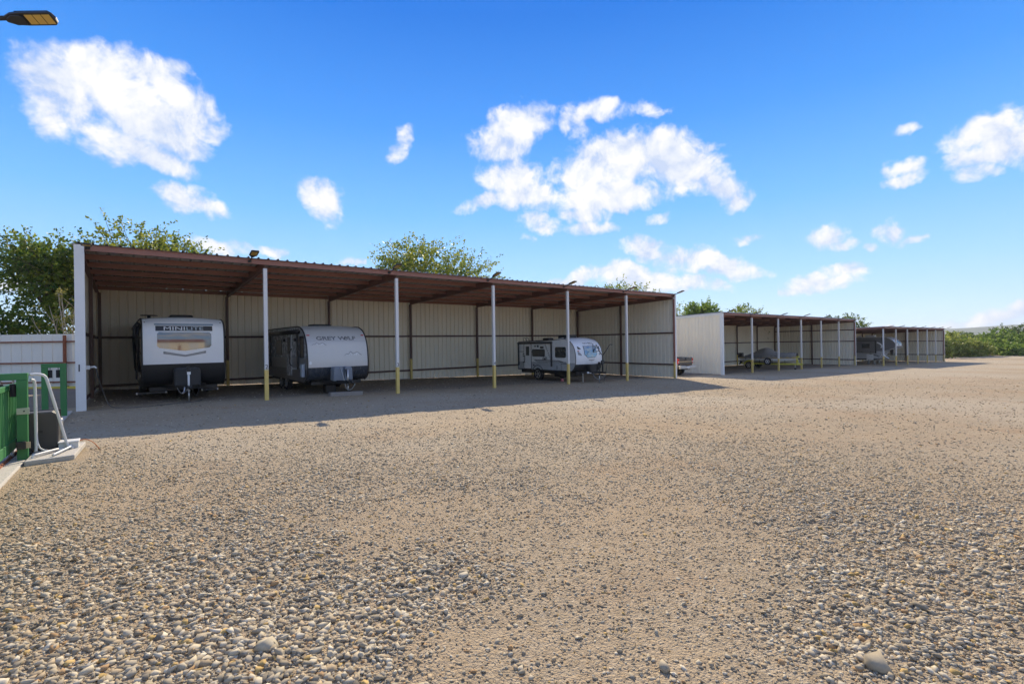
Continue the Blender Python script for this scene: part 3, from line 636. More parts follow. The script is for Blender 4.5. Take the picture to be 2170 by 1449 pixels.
    w2 = r_.plate('side_window', -1, 3.8, 4.8, 1.55, 2.2, m_glass, .02, .05)
    for y in (1.6, 3.3): MB().lathe((-1.22, y, 2.2), (-1, 0, 0), [(.07, 0), (.06, .07), (.001, .075)], 12).build('porch_lamp', m_black, t)
    r_.strips('stripe_decal', -1, [(.35, 1.22), (1.6, 1.0), (3.0, .98)], .06, m_white); st = MB().box(-1.36, -1.25, .28, .52, .72, 1.22).build('fold_step', mat('pale_blue_step', (.40, .45, .50), .5), t, bevel=.01)
    h = r_.plate('storage_hatch', -1, .55, 1.1, .62, .95, MATS['side_grey_metal'], .015, .03)
    tongue(t, -1.0, .52); jack(t, -.95, .52, 1.0, .16, m_alu, False)
    cv = mat('grey_vinyl_cover', (.20, .225, .26), .6, var=.15, bump=.4, bscale=6)
    for x0, x1 in ((-.42, -.01), (.01, .34)): MB().extr([(x, -.58, z) for x, z in ((x0, .55), (x1, .55), (x1-.01, 1.0), (x1-.05, 1.10), (x0+.05, 1.10), (x0+.01, 1.0))], (0, .42, 0)).build('gas_bottle_cover', cv, t, bevel=.04)
    chain(t, (-.16, -.6, 1.06), (-.08, -.95, .3), -.05, m_steel, .016, 'hose'); chain(t, (-.08, -.95, .3), (.18, -1.2, .45), .15, m_steel, .016, 'hose'); chain(t, (.05, -.6, 1.0), (.03, -.95, .6), .1, m_black, .03, 'cable_bundle')
    MB().box(-1.0, 1.0, .3, 6.6, .38, .5).build('chassis', m_frame, t)
    MB().box(-.42, -.02, .35, .75, .02, .36).build('battery_box', m_black, t, bevel=.03)
    for y in (3.35, 4.2):
        for sg in (-1, 1): wheel(t, (sg*1.08, y, .34), .34, .2, sg, m_steel)
    pk = MB().box(-.62, .62, -.14, .14, 0, .15).build('plank', m_wood, bevel=.01, loc=(6.5, 18.79, gz(6.5)-.005), rot=(0, R(1.3), .02)); tag(pk, 'weathered timber beam lying under the grey trailer tongue jack', 'timber')
trailer_grey()

# small two-tone trailer in bay 5
def trailer_small():
    zg = gz(20.3); fr = [(.42, .60), (.20, .72), (.06, .95), (0, 1.25), (.02, 1.6), (.12, 1.95), (.32, 2.22), (.62, 2.40), (.95, 2.46)]
    r_ = RV('travel_trailer', 'small white and grey camper trailer with black trim and side windows in bay 5', 'trailer', (20.42, 18.98, zg), .0, 2.18, fr, [(1.5, 2.42), (2.6, 2.36), (5.02, 2.33)], [(5.08, 2.28), (5.1, .60)], .07, .16, 'travel trailers parked in the large shed')
    t = r_.t; wh = mat('camper_white', (.84, .84, .82), .25, var=.04); gy = mat('camper_grey', (.46, .475, .485), .25, var=.06); dg = mat('camper_dark', (.035, .035, .037), .35)
    r_.front_part('front_cap', 1.02, 2.46, m_white); r_.front_part('front_skirt', .60, 1.02, dg); r_.strip('roof', r_.roofp, 'roof', mat('grey_roof', (.16, .165, .17), .6)); r_.strip('rear_wall', [(5.02, 2.33)]+r_.rearp, 'rear', wh); r_.strip('underbelly', [(5.1, .60), (.42, .60)], 'rear', m_black)
    r_.sides([(1.10, 3, wh, 'side_wall'), (.66, 1.10, gy, 'side_band'), (.5, .66, dg, 'side_skirt')]); r_.trim(dg, .02)
    yo = 18.98
    d = r_.plate('door', -1, 22.81-yo, 23.46-yo, .68, 2.19, wh, .022, .06); r_.plate('door_frame', -1, 22.77-yo, 23.50-yo, .64, 2.23, dg, .014, .09, d); r_.plate('pane', -1, 22.95-yo, 23.27-yo, 1.48, 2.04, m_glass, .006, .02, d, .022)
    MB().tube([(-1.1, 23.36-yo, 1.05), (-1.2, 23.33-yo, 1.08), (-1.2, 23.28-yo, 1.25), (-1.2, 23.30-yo, 1.45), (-1.1, 23.38-yo, 1.5)], .018, 6).build('grab_handle', dg, d, smooth=True)
    for z in (1.58, 1.46, 1.06): MB().box(-1.15, -1.09, 23.42-yo, 23.55-yo, z-.03, z+.03).build('hinge', dg, d)
    r_.strips('band_line', -1, [(22.65-yo, 1.72), (22.78-yo, 1.72)], .03, dg); r_.strips('band_line', -1, [(23.5-yo, 1.72), (24.0-yo, 1.72)], .03, dg)
    for y0, y1, z0, z1 in ((21.56, 22.68, 1.46, 1.84), (19.79, 20.62, 1.41, 1.97)):
        w_ = r_.plate('side_window', -1, y0-yo, y1-yo, z0, z1, m_glass, .02, .09); r_.plate('window_frame', -1, y0-yo-.03, y1-yo+.03, z0-.03, z1+.03, dg, .012, .1, w_)
    aw = MB().tube([(-1.16, 20.85-yo, 2.26), (-1.16, 24.0-yo, 2.24)], .06, 10).build('awning_roller', dg, t, smooth=True)
    for y in (20.93, 23.98): MB().beam((-1.14, y-yo, 2.26), (-1.13, y-yo, .86), .08, .07).build('awning_arm', dg, aw)
    r_.strips('stripe_decal', -1, [(22.5-yo, 1.22), (20.4-yo, 1.205), (20.0-yo, 1.14)], .045, dg); r_.strips('stripe_decal', -1, [(22.4-yo, 1.15), (19.75-yo, 1.12)], .05, mat('camper_mid_grey', (.22, .23, .235), .35))
    r_.strips('stripe_decal', -1, [(22.25-yo, 1.09), (21.3-yo, 1.085)], .02, dg)
    h = r_.plate('storage_hatch', -1, 19.59-yo, 20.13-yo, .66, 1.03, gy, .02, .05); r_.plate('hatch_frame', -1, 19.56-yo, 20.16-yo, .63, 1.06, dg, .012, .06, h)
    for y, z, q in ((22.4, 2.05, .05), (22.15, 2.05, .075)): MB().lathe((-1.09, y-yo, z), (-1, 0, 0), [(q, 0), (q*.9, .04), (.001, .045)], 14).build('speaker', dg, t)
    r_.plate('vent_grille', -1, 21.65-yo, 21.95-yo, 1.92, 2.04, m_glass, .02, .01); r_.plate('power_inlet', -1, 22.5-yo, 22.6-yo, .86, .95, dg, .03, .02)
    r_.plate('vent_grille', -1, 20.45-yo, 20.55-yo, .72, .92, MATS['camper_mid_grey'], .01, .02)
    v, f = text2d('GEO PRO', 1.0, .10, .15); ct, sn = math.cos(R(-63)), math.sin(R(-63))
    MB().add([(-1.094, 21.28-yo-(a*ct-b*sn), 1.72+(a*sn+b*ct)) for a, b in v], f).build('lettering', dg, t)
    mb = MB()
    for q, r0 in ((.20, .012), (.14, .012)): mb.tube([(-1.094, 21.55-yo+q*math.cos(R(k*18)), 1.25+q*math.sin(R(k*18))) for k in range(11)], r0, 5)
    mb.extr([(-1.092, 21.55-yo+.10*math.cos(R(k*18)), 1.25+.10*math.sin(R(k*18))) for k in range(11)], (-.004, 0, 0)); mb.build('compass_decal', dg, t)
    win = mat('sky_tint_glass', (.25, .31, .36), .05, .8, .05)
    wn = r_.patch('front_window', -.48, .50, lambda x: 1.40+max(0, abs(x)-.30)*.8, lambda x: 2.02, win, nx=16); r_.patch('window_frame', -.51, .53, lambda x: 1.37+max(0, abs(x)-.30)*.8, lambda x: 2.045, dg, wn, eps=.003, nx=16)
    r_.letters('GEO', -.26, 2.19, .32, .09, dg); r_.letters('PRO', .20, 2.19, .30, .09, dg); MB().tube([(-.03+.05*math.cos(R(k*36)), r_.fy(0, 2.19)-.012, 2.19+.045*math.sin(R(k*36))) for k in range(11)], .008, 5).build('emblem', dg, t)
    r_.patch('badge', -.12, .28, lambda x: 2.10, lambda x: 2.115, dg, nz=1)
    r_.patch('grille_decal', -.22, .26, lambda x: 1.27-.05*(1-(x/.3)**2), lambda x: 1.29-.035*(1-(x/.3)**2), dg, nz=1); r_.letters('WIO', .02, 1.16, .13, .035, dg)
    for sg in (-1, 1):
        r_.patch('corner_decal', *sorted((sg*.70, sg*.90)), lambda x: 1.86, lambda x: 2.02-max(0, .84-abs(x))*.8, m_glass, nx=6); r_.patch('corner_decal', *sorted((sg*.70, sg*.94)), lambda x: 1.55+(.94-abs(x))*-.2, lambda x: 1.80-max(0, .94-abs(x))*1.0, mat('grey_wash_decal', (.30, .29, .29), .4), nx=6); r_.patch('corner_decal', *sorted((sg*.82, sg*.95)), lambda x: 1.76, lambda x: 1.79, m_red, nx=4, nz=1, eps=.01)
    MB().box(-.35, .3, 1.3, 2.2, 2.44, 2.70).build('air_conditioner', m_black, t, bevel=.04); MB().box(-.25, .25, 3.2, 3.7, 2.36, 2.55).build('roof_vent', m_black, t, bevel=.06)
    MB().beam((-.7, 2.1, 2.42), (-.2, 1.6, 2.55), .06, .03).build('antenna_arm', m_alu, t); MB().box(-.9, -.4, 2.6, 3.6, 2.38, 2.41).build('solar_panel', m_glass, t)
    for y in (4.7, 4.95): MB().tube([(-.72, y, 2.28), (-.75, y+.03, 2.52), (-.63, y+.06, 2.6), (-.5, y+.03, 2.52), (-.48, y, 2.28)], .012, 6).build('ladder_rail', dg, t, smooth=True)
    MB().box(-.9, .9, .2, 5.0, .42, .6).build('chassis', m_frame, t); MB().box(-.7, .7, 1.2, 2.2, .24, .42).build('grey_water_tank', m_black, t, bevel=.05)
    for sg in (-1, 1):
        wheel(t, (sg*.99, 22.2-yo, .38), .38, .23, sg, m_alu, 5)
        MB().tube([(sg*1.03, 22.2-yo+.52*math.cos(R(k*15)), .40+.50*math.sin(R(k*15))) for k in range(1, 12)], .07, 8).build('wheel_arch', dg, t, smooth=True)
    stp = MB().box(-1.25, -1.02, 22.85-yo, 23.5-yo, .44, .49).build('entry_step', m_frame, t); MB().box(-1.1, -1.02, 22.9-yo, 23.4-yo, .49, .6).build('step_hanger', m_frame, stp)
    tongue(t, -.75, .56); jack(t, -.72, .56, .95, 0, m_frame, True)
    MB().box(-.42, .06, -.48, -.1, .55, 1.02).build('battery_cover', m_black, t, bevel=.05)
    for x in (-.55, -.36): MB().box(x-.05, x+.05, -.42, -.36, .52, .62).build('reflector', m_white, t)
    MB().cyl((-.5, .05, 0), (-.5, .05, .5), .025, 8).build('stabiliser_leg', m_alu, t); chain(t, (0, -1.1, .5), (-.3, -.5, .5), .3); chain(t, (.08, -1.1, .5), (.3, -.5, .5), .25)
    # bike rack standing on the tongue
    b = thing('bike_rack', 'black forked bicycle rack standing on the small camper tongue', 'bike rack', (20.50, 18.08, zg+.62))
    MB().tube([(0, 0, 0), (0, 0, .9)], .035, 8).build('mast', m_frame, b); MB().box(-.09, .09, -.05, .05, .42, .62).build('clamp', m_frame, b, bevel=.01)
    for pts in ([(0, 0, .88), (.25, -.05, 1.15), (.52, -.08, 1.48), (.66, -.05, 1.50)], [(0, 0, .88), (-.22, .05, 1.15), (-.44, .08, 1.50)], [(-.20, .1, 1.14), (-.62, .12, 1.08), (-.66, .1, 1.55)], [(-.62, .12, 1.1), (-.42, .1, 1.42)]):
        a = MB().tube(pts, .022, 8).build('rack_arm', m_frame, b, smooth=True)
        p, q = Vector(pts[-2]), Vector(pts[-1])
        for k in (.3, .7): c = p.lerp(q, k); MB().tube([c, c+Vector((.12, -.03, -.02))], .014, 6).build('cradle', m_frame, a)
    MB().tube([(.1, -.02, -.5), (.22, -.04, .0), (.36, -.03, .5)], .012, 6).build('strap', m_frame, b)
    ck = MB().extr([(-.09, 0, 0), (.09, 0, 0), (.06, 0, .14), (-.05, 0, .17)], (0, .12, 0)).build('wheel_chock', mat('pink_plastic', (.55, .16, .17), .5), bevel=.01, loc=(19.45, 20.15, gz(19.4)+.0)); tag(ck, 'pinkish red wheel chock on the ground under the small camper', 'wheel chock')
trailer_small()

# fifth wheel trailer in the far shed
def fifth_wheel():
    X = 71.3; zg = gz(71.3); w = 2.44
    fr = [(1.80, .72), (1.58, 1.0), (1.35, 1.45), (.95, 1.72), (.35, 1.88), (.08, 2.03), (0, 2.25), (.10, 2.6), (.45, 3.0), (.95, 3.22)]
    r_ = RV('fifth_wheel_trailer', 'dark grey fifth wheel trailer with overhanging silver nose in the far shed', 'trailer', (X, 16.95, zg), .0, w, fr, [(1.6, 3.26), (8.0, 3.26)], [(8.1, 3.1), (8.1, .72)], .04, .12)
    t = r_.t; sd_ = mat('slate_grey_fibreglass', (.16, .16, .165), .3, var=.06); lt = mat('light_grey_fibreglass', (.42, .425, .43), .3, var=.05)
    r_.front_part('front_cap', .72, 3.22, mat('silver_cap', (.55, .56, .58), .25, .2)); r_.strip('roof', r_.roofp, 'roof', MATS['rv_roof_membrane']); r_.strip('rear_wall', [(8.6, 3.26)]+r_.rearp, 'rear', sd_); r_.strip('underbelly', [(8.7, .72), (2.75, .72)], 'rear', m_black)
    r_.sides([(1.62, 3.4, sd_, 'side_wall'), (.7, 1.62, lt, 'side_band')]); r_.trim(lt, .03)
    xo = -w/2
    so = MB().box(xo-.28, xo-.002, 1.9, 7.4, 1.42, 2.82).build('slide_out', sd_, t, bevel=.03); MB().box(xo-.30, xo-.275, 1.84, 1.98, 1.36, 2.86).build('slide_trim', m_black, so)
    MB().box(xo-.292, xo-.282, 2.5, 3.3, 1.98, 2.5).build('window', m_glass, so, bevel=.01); MB().box(xo-.31, xo-.27, 1.84, 7.4, 2.82, 2.89).build('slide_awning', m_black, so)
    for y in (2.4, 3.3): MB().lathe((xo-.283, y, 1.56), (-1, 0, 0), [(.06, 0), (.05, .05), (.001, .055)], 10).build('lamp', m_black, so)
    r_.strips('swoosh_decal', -1, [(1.85, 2.65), (1.55, 2.5), (1.35, 2.25), (1.45, 2.0)], .14, m_white, None, .003); r_.strips('swoosh_decal', -1, [(2.6, 1.3), (2.1, 1.15), (1.7, 1.05)], .10, m_black, None, .003)
    r_.patch('cap_glass', -.75, .75, lambda x: 2.3, lambda x: 2.8, m_glass, nx=14); r_.patch('cap_stripe', -1.15, 1.15, lambda x: 2.1, lambda x: 2.2, m_black)
    MB().box(-.35, .35, 2.3, 3.3, 3.28, 3.55).build('air_conditioner', m_white, t, bevel=.12); MB().box(-.5, -.2, 3.7, 4.0, 3.28, 3.5).build('roof_vent', m_white, t, bevel=.05)
    MB().box(xo-.06, xo-.02, 2.2, 2.9, .55, 1.25).build('cargo_door', mat('pale_panel', (.60, .61, .62), .4), t, bevel=.02)
    for y in (2.2, 2.8):
        for x in (-.9, .9):
            lg = MB().box(x-.06, x+.06, y-.06, y+.06, .14, .8).build('landing_leg', m_steel, t); MB().box(x-.13, x+.13, y-.13, y+.13, -.02, .14).build('leg_block', m_wood, lg)
    MB().box(-1.1, 1.1, 1.9, 8.0, .55, .72).build('chassis', m_frame, t); MB().box(-.14, .14, .55, .85, 1.1, 1.85).build('pin_box', m_frame, t, bevel=.02)
    MB().tube([(-.9, 1.5, 1.5), (-.7, 1.2, .95), (-.5, .9, .7)], .09, 8).build('hitch_bracket', m_alu, t)
    for y in (5.3, 6.2):
        for sg in (-1, 1): wheel(t, (sg*1.08, y, .39), .40, .24, sg, m_alu)
fifth_wheel()

# ------------------------------------------------------------------ pickup truck in the gap between the first two sheds
def pickup():
    zg = gz(31.3); t = thing('pickup_truck', 'dark blue and tan pickup truck backed between the first two sheds', 'truck', (31.35, 19.75, zg))
    nv = mat('navy_paint', (.025, .035, .055), .2, .2, .1, coat=.6); tn = mat('tan_paint', (.40, .30, .17), .25, .1, .08, coat=.5)
    w = .95
    for sg in (-1, 1):     # bed sides with wheel arch
        up_ = [(.12, .85), (.12, 1.30), (2.0, 1.32), (2.0, .85)]; lo = [(.12, .55), (.12, .85), (2.0, .85), (2.0, .55), (1.55, .52)]+[(1.12+.43*math.cos(R(a)), .50+.42*math.sin(R(a))) for a in range(0, 181, 20)]+[(.6, .55)]
        MB().extr([(sg*w, y, z) for y, z in up_], (-sg*.06, 0, 0)).build('bed_side', nv, t, bevel=.015); MB().extr([(sg*w, y, z) for y, z in lo], (-sg*.06, 0, 0)).build('lower_panel', tn, t)
    MB().box(-.9, .9, .15, 2.0, .68, .72).build('bed_floor', m_black, t)
    tg = MB().box(-.80, .80, .06, .12, .78, 1.30).build('tailgate', nv, t, bevel=.02); MB().box(-.78, .78, .045, .062, .98, 1.06).build('chrome_strip', tn, tg); MB().box(-.13, .13, .04, .06, 1.12, 1.18).build('handle', m_black, tg, bevel=.01)
    MB().lathe((.0, .055, 1.22), (0, -1, 0), [(.09, 0), (.08, .01), (.001, .012)], 16).build('badge', m_black, tg)
    for sg in (-1, 1):
        lm = MB().box(sg*.89-.075, sg*.89+.075, .05, .16, .88, 1.26).build('tail_light', m_red, t, bevel=.02); MB().box(sg*.89-.06, sg*.89+.06, .045, .055, .98, 1.05).build('reverse_lens', m_white, lm)
    bp = MB().extr([(-1.0, .0, .52), (1.0, .0, .52), (1.0, .0, .74), (.35, .0, .74), (.32, 0, .70), (-.32, 0, .70), (-.35, 0, .74), (-1.0, 0, .74)], (0, -.16, 0)).build('rear_bumper', m_alu, t, bevel=.03); MB().box(-.16, .16, -.172, -.162, .56, .69).build('licence_plate', m_white, bp)
    MB().tube([(0, -.05, .45), (0, -.22, .45), (0, -.24, .52)], .03, 8).build('tow_ball', m_alu, t)
    cab = [(2.05, .5), (2.05, 1.32), (2.2, 1.85), (3.3, 1.88), (3.95, 1.32), (5.2, 1.22), (5.35, .95), (5.35, .5)]
    MB().extr([(-w, y, z) for y, z in cab], (2*w, 0, 0)).build('cab', nv, t, bevel=.05)
    MB().box(-.7, .7, 2.05, 2.16, 1.42, 1.78).build('rear_window', m_glass, t)
    for sg in (-1, 1): MB().extr([(sg*(w+.001), y, z) for y, z in ((2.3, 1.36), (2.35, 1.78), (3.25, 1.80), (3.75, 1.36))], (sg*.008, 0, 0)).build('side_window', m_glass, t)
    for y in (1.12, 4.45):
        for sg in (-1, 1): wheel(t, (sg*.83, y, .38), .39, .25, sg, m_alu)
    MB().box(-.5, .5, .2, 5.0, .42, .55).build('chassis', m_frame, t)
pickup()

# ------------------------------------------------------------------ boat on its trailer in the middle shed
def boat():
    X = 48.3; zg = gz(X); t = thing('boat_trailer', 'yellow boat trailer with spare wheel under the covered boat', 'boat trailer', (X, 18.7, zg))
    yl = mat('trailer_yellow', (.55, .50, .06), .4, var=.1)
    # tongue towards the yard (y=0), axle deep in the shed
    for sg in (-1, 1):
        MB().beam((sg*.75, 5.2, .50), (sg*.72, 1.6, .50), .07, .12).build('side_rail', yl, t); MB().beam((sg*.72, 1.6, .50), (sg*.05, -.1, .50), .07, .12).build('tongue_rail', yl, t)
        fd = MB().tube([(sg*.95, 4.35+.46*math.cos(R(k*15)), .36+.42*math.sin(R(k*15))) for k in range(0, 13)], .08, 8).build('fender', yl, t, smooth=True); wheel(t, (sg*.95, 4.35, .34), .34, .2, sg, m_alu)
    for y in (1.7, 3.2, 5.0): MB().beam((-.75, y, .48), (.75, y, .48), .06, .08).build('cross_member', yl, t)
    wp = MB().beam((0, .25, .5), (0, .42, 1.15), .08, .1).build('winch_post', yl, t); MB().box(-.08, .08, .2, .42, 1.1, 1.25).build('winch', yl, wp)
    MB().beam((-.8, .1, .5), (-.8, .1, 1.1), .05, .05).build('guide_post', yl, t)
    j = MB().cyl((-.1, .5, .14), (-.1, .5, .8), .03).build('jack', m_steel, t); MB().lathe((-.1, .5, .08), (1, 0, 0), [(.03, -.03), (.09, -.03), (.09, .03), (.03, .03)], 12).build('jack_wheel', m_rubber, j)
    sw = wheel(t, (-.98, 2.55, .74), .33, .2, -1, m_white); sw.name = 'spare_wheel'
    b = thing('boat', 'white and tan motor boat under a canvas cover in the middle shed', 'boat', (X, 18.7, zg+.56))
    def hull(y):   # y from bow (.4) to stern (5.3)
        k = (y-.4)/4.9; hw = 1.0*min(1, (k*2.2+.02)**.55); keel = .30*max(0, 1-k*3.2)**1.6; gun = .62+.16*(1-k)**2; return hw, keel, gun
    ys = [.4, .6, .9, 1.3, 1.8, 2.4, 3.1, 3.9, 4.7, 5.3]; mb = MB(); vs = []
    for y in ys:
        hw, kl, gn = hull(y); half = [(0, kl), (hw*.55, kl+.10), (hw*.86, kl*.6+.26), (hw*.95, .44), (hw, gn)]
        vs += [(-a, y, z) for a, z in half[::-1]]+[(a, y, z) for a, z in half[1:]]
    n = 9; fs = []
    for i in range(len(ys)-1):
        for j_ in range(n-1): fs.append((i*n+j_, i*n+j_+1, (i+1)*n+j_+1, (i+1)*n+j_))
    fs.append(tuple(range((len(ys)-1)*n, len(ys)*n))); mb.v = vs; mb.f = fs; mb.m = [1 if (k % 8) in (0, 7) and k < (len(ys)-1)*8 else 0 for k in range(len(fs))]
    smooth_by_angle(mb.build('hull', [m_white, mat('tan_gelcoat', (.42, .33, .17), .3)], b))
    rub = MB()
    for sg in (-1, 1): rub.tube([(sg*(hull(y)[0]+.01), y, hull(y)[2]) for y in ys], .025, 6)
    rub.build('rub_rail', m_black, b)
    ob = MB().box(-.22, .22, 5.4, 5.85, .45, .95).build('outboard_motor', m_black, b, bevel=.08); MB().beam((0, 5.55, .5), (0, 5.6, -.15), .12, .2).build('motor_leg', m_black, ob)
    MB().lathe((0, 5.72, -.12), (0, 1, 0), [(.02, -.05), (.06, 0), (.14, .02), (.001, .05)], 10).build('propeller', m_frame, ob)
    # canvas: hump over the windscreen, low over the bow
    c = thing('boat_cover', 'wrinkled grey canvas cover stretched over the motor boat', 'boat cover', (X, 18.7, zg+.56))
    yy = np.linspace(.36, 4.75, 34); mb = MB(); vs = []; rs = np.random.RandomState(4); nu = 17
    hump = lambda y: .10+.06*math.sin(y*9)*.3+.62*math.exp(-((y-3.05)/.75)**2)+.22*math.exp(-((y-3.9)/.6)**2)+.10*math.exp(-((y-1.2)/.9)**2)
    for y in yy:
        hw, kl, gn = hull(max(.42, y)); hp = hump(y)
        for i in range(nu):
            a = -1+2*i/(nu-1); u = abs(a); drop = .16+.07*math.sin(y*13+2*a)
            if u > .85: x = math.copysign(hw+.045+.01*math.sin(y*31), a); z = gn-(u-.85)/.15*drop
            else: x = a/.85*(hw+.035); z = gn+.05+hp*(1-(u/.85)**2.2)
            z += .018*math.sin(y*21+a*5)*(u > .2)+.012*math.sin(y*47+a*11); vs.append((x, y, z))
    for i in range(len(yy)-1):
        for k in range(nu-1): mb.f.append((i*nu+k, i*nu+k+1, (i+1)*nu+k+1, (i+1)*nu+k))
    mb.v = vs; mb.m = [0]*len(mb.f); mb.build('canvas', m_canvas, c, smooth=True)
    for y in (1.0, 2.1, 3.3): MB().beam((-1.05, y, .35), (-1.03, y, -.05), .03, .01).build('tie_strap', m_black, c)
    # low trailer hitch in the first bay
    u = thing('utility_trailer', 'low black utility trailer with chrome coupler inside the first bay of the middle shed', 'trailer', (37.2, 21.6, gz(37.2)))
    MB().box(-.8, .8, 1.0, 4.2, .40, .48).build('deck', m_frame, u); mb = MB()
    for sg in (-1, 1): mb.beam((sg*.6, 1.0, .42), (sg*.04, -.2, .42), .06, .08)
    mb.build('hitch_frame', m_frame, u); MB().tube([(0, -.15, .42), (0, -.42, .44)], .05, 8).build('coupler', m_alu, u); MB().cyl((.05, .1, .0), (.05, .1, .6), .03).build('jack', m_alu, u)
    for sg in (-1, 1): wheel(u, (sg*.92, 2.8, .32), .32, .18, sg, m_steel)
boat()

# ------------------------------------------------------------------ sliding gate, guide frames and operator
def guide_frame(x, y, label):
    t = thing('gate_guide_frame', label, 'gate frame', (x, y, gz(x)), 0, 'green gate guide frames')
    for a in (-.175, .175): MB().box(a-.062, a+.062, -.06, .06, -.3, 1.28).build('post', m_green, t, bevel=.006)
    MB().box(-.24, .24, -.062, .062, 1.281, 1.385).build('beam', m_green, t, bevel=.006)
    for a in (-.075, .075): rl = MB().cyl((a, 0, 1.02), (a, 0, 1.22), .042, 14).build('guide_roller', m_rubber, t); MB().cyl((a, 0, 1.21), (a, 0, 1.285), .012, 8).build('axle', m_steel, rl)
    return t
nf = guide_frame(-1.545, 10.8, 'green gate guide frame standing beside the dark grey gate operator')
guide_frame(-1.585, 17.1, 'green gate guide frame standing in front of the large shed corner')
zg0 = gz(-1.5)
MB().box(.115, .26, -.075, -.065, .74, .84).build('eye_plate', mat('pale_green_plate', (.42, .46, .32), .5), nf, bevel=.004); MB().cyl((.20, -.08, .79), (.20, -.074, .79), .012, 8).build('eye_hole', m_black, nf)
MB().box(.115, .22, -.12, -.065, .20, .32).build('limit_switch', m_black, nf, bevel=.01); MB().box(.222, .27, -.10, -.09, .21, .31).build('switch_plate', mat('tan_plate', (.45, .36, .22), .5), nf)
gt = thing('sliding_gate', 'green picket sliding gate running through the guide frame', 'gate', (-1.545, 10.8, zg0))
for z0, z1 in ((1.12, 1.20), (.14, .30)): MB().box(-.03, .03, -7.0, .86, z0, z1).build('rail', m_green, gt, bevel=.005)
MB().box(-.03, .03, .78, .86, .301, 1.119).build('end_stile', m_green, gt)
pk = MB().box(-.016, .016, -.016, .016, .301, 1.119).mesh('picket', m_green)
for k in range(60): link('picket', pk, gt, (0, .66-.125*k, 0))
MB().beam((.02, .75, .68), (.14, .15, .76), .04, .06).build('latch_arm', mat('pale_green_plate', (.42, .46, .32), .5), gt)
for y in (.3, -5): MB().lathe((0, y, .08), (1, 0, 0), [(.02, -.025), (.075, -.025), (.065, 0), (.075, .025), (.02, .025)], 14).build('track_wheel', m_steel, gt)
kb = thing('track_kerb', 'pale concrete kerb carrying the rusty gate track', 'kerb', (-1.545, 10.3, zg0))
MB().box(-.20, .215, -8, -.02, -.2, .035).build('concrete_beam', m_conc, kb, bevel=.02); MB().box(-.20, .215, .0, 8.0, -.2, .03).build('concrete_beam', m_conc, kb, bevel=.02); mb = MB(); mb.beam((0, -8, .04), (0, 8, .04), .05, .02); mb.beam((0, -8, .055), (0, 8, .055), .02, .02); mb.build('track', m_rust, kb)
op = thing('gate_operator', 'dark grey plastic gate operator box beside the green post', 'gate operator', (-1.20, 11.38, gz(-1.2)+.08))
MB().extr([(x, -.2, z) for x, z in ((-.27, 0), (.21, 0), (.215, .5), (.19, .60), (.13, .64), (-.2, .64), (-.265, .6))], (0, .42, 0)).build('housing', m_opbox, op, bevel=.03); MB().box(-.275, .22, .06, .085, 0.02, .655).build('seam_band', m_black, op, bevel=.02)
MB().lathe((.217, .12, .42), (1, 0, 0), [(.07, 0), (.06, .02), (.001, .022)], 16).build('release_knob', m_steel, op); MB().box(-.05, .02, -.207, -.2, .30, .34).build('badge', m_frame, op)
pd = MB().extr([(-1.30, 10.30, 0), (-.74, 10.42, 0), (-.68, 11.75, 0), (-1.30, 11.75, 0)], (0, 0, .082)).build('concrete_pad', m_conc, bevel=.015, loc=(0, 0, gz(-1))); tag(pd, 'low concrete pad under the gate operator', 'concrete pad')
jb = thing('junction_box', 'pale grey electrical junction box lying on the operator pad', 'junction box', (-.86, 11.25, gz(-1)+.08)); MB().box(-.13, .12, -.13, .13, 0, .10).build('box', m_pvc, jb, bevel=.008); MB().box(-.14, .13, -.14, .14, .10, .125).build('lid', m_pvc, jb, bevel=.006)
def pipe(name, pts, r_, m, label, cat): o = MB().tube(pts, r_, 10).build(name, m, smooth=True); tag(o, label, cat)
def arc(pts, n=4):
    p = [tuple(q) for q in pts]
    for _ in range(n):
        q = [p[0]]
        for a, b in zip(p[:-1], p[1:]): q += [tuple(.75*i+.25*j for i, j in zip(a, b)), tuple(.25*i+.75*j for i, j in zip(a, b))]
        p = q+[p[-1]]
    return p
pipe('conduit', arc([(-1.24, 10.92, .12), (-1.235, 10.93, .2), (-1.24, 10.94, .9), (-1.245, 10.94, 1.18), (-1.25, 10.92, 1.27), (-1.285, 10.88, 1.28)], 2), .021, m_pvc, 'vertical white plastic conduit running up behind the green gate post', 'conduit')
pipe('conduit', arc([(-1.29, 10.84, 1.36), (-1.22, 10.88, 1.37), (-1.12, 10.92, 1.34), (-1.09, 10.93, 1.22), (-.97, 11.02, .62), (-.89, 11.08, .2), (-.87, 11.08, .12), (-.80, 11.06, .09)], 2), .021, m_pvc, 'arched white plastic conduit leaning from the green post down to the pad', 'conduit')
pipe('conduit', arc([(-1.235, 10.52, .03), (-1.235, 10.52, .12), (-1.2, 10.55, .125), (-.98, 10.95, .12)], 1), .016, m_pvc, 'short white plastic conduit lying across the concrete pad edge', 'conduit')
pipe('conduit', arc([(-1.0, 10.46, .10), (-.95, 10.56, .12), (-.84, 11.0, .12), (-.83, 11.1, .13)], 1), .016, m_pvc, 'white plastic conduit on the pad ending at the junction box', 'conduit')
pipe('cable', arc([(-1.235, 10.95, .5), (-1.22, 10.93, .2), (-1.15, 10.9, .12), (-1.0, 10.95, .10), (-.93, 11.05, .1)], 2), .012, m_pvc, 'thin pale cable looping at the foot of the operator box', 'cable')
pipe('cable', arc([(-.74, 11.3, .17), (-.66, 11.3, .19), (-.55, 11.25, .13), (-.47, 11.2, .005)], 2), .008, m_orange, 'short orange cable bending from the junction box to the gravel', 'cable')
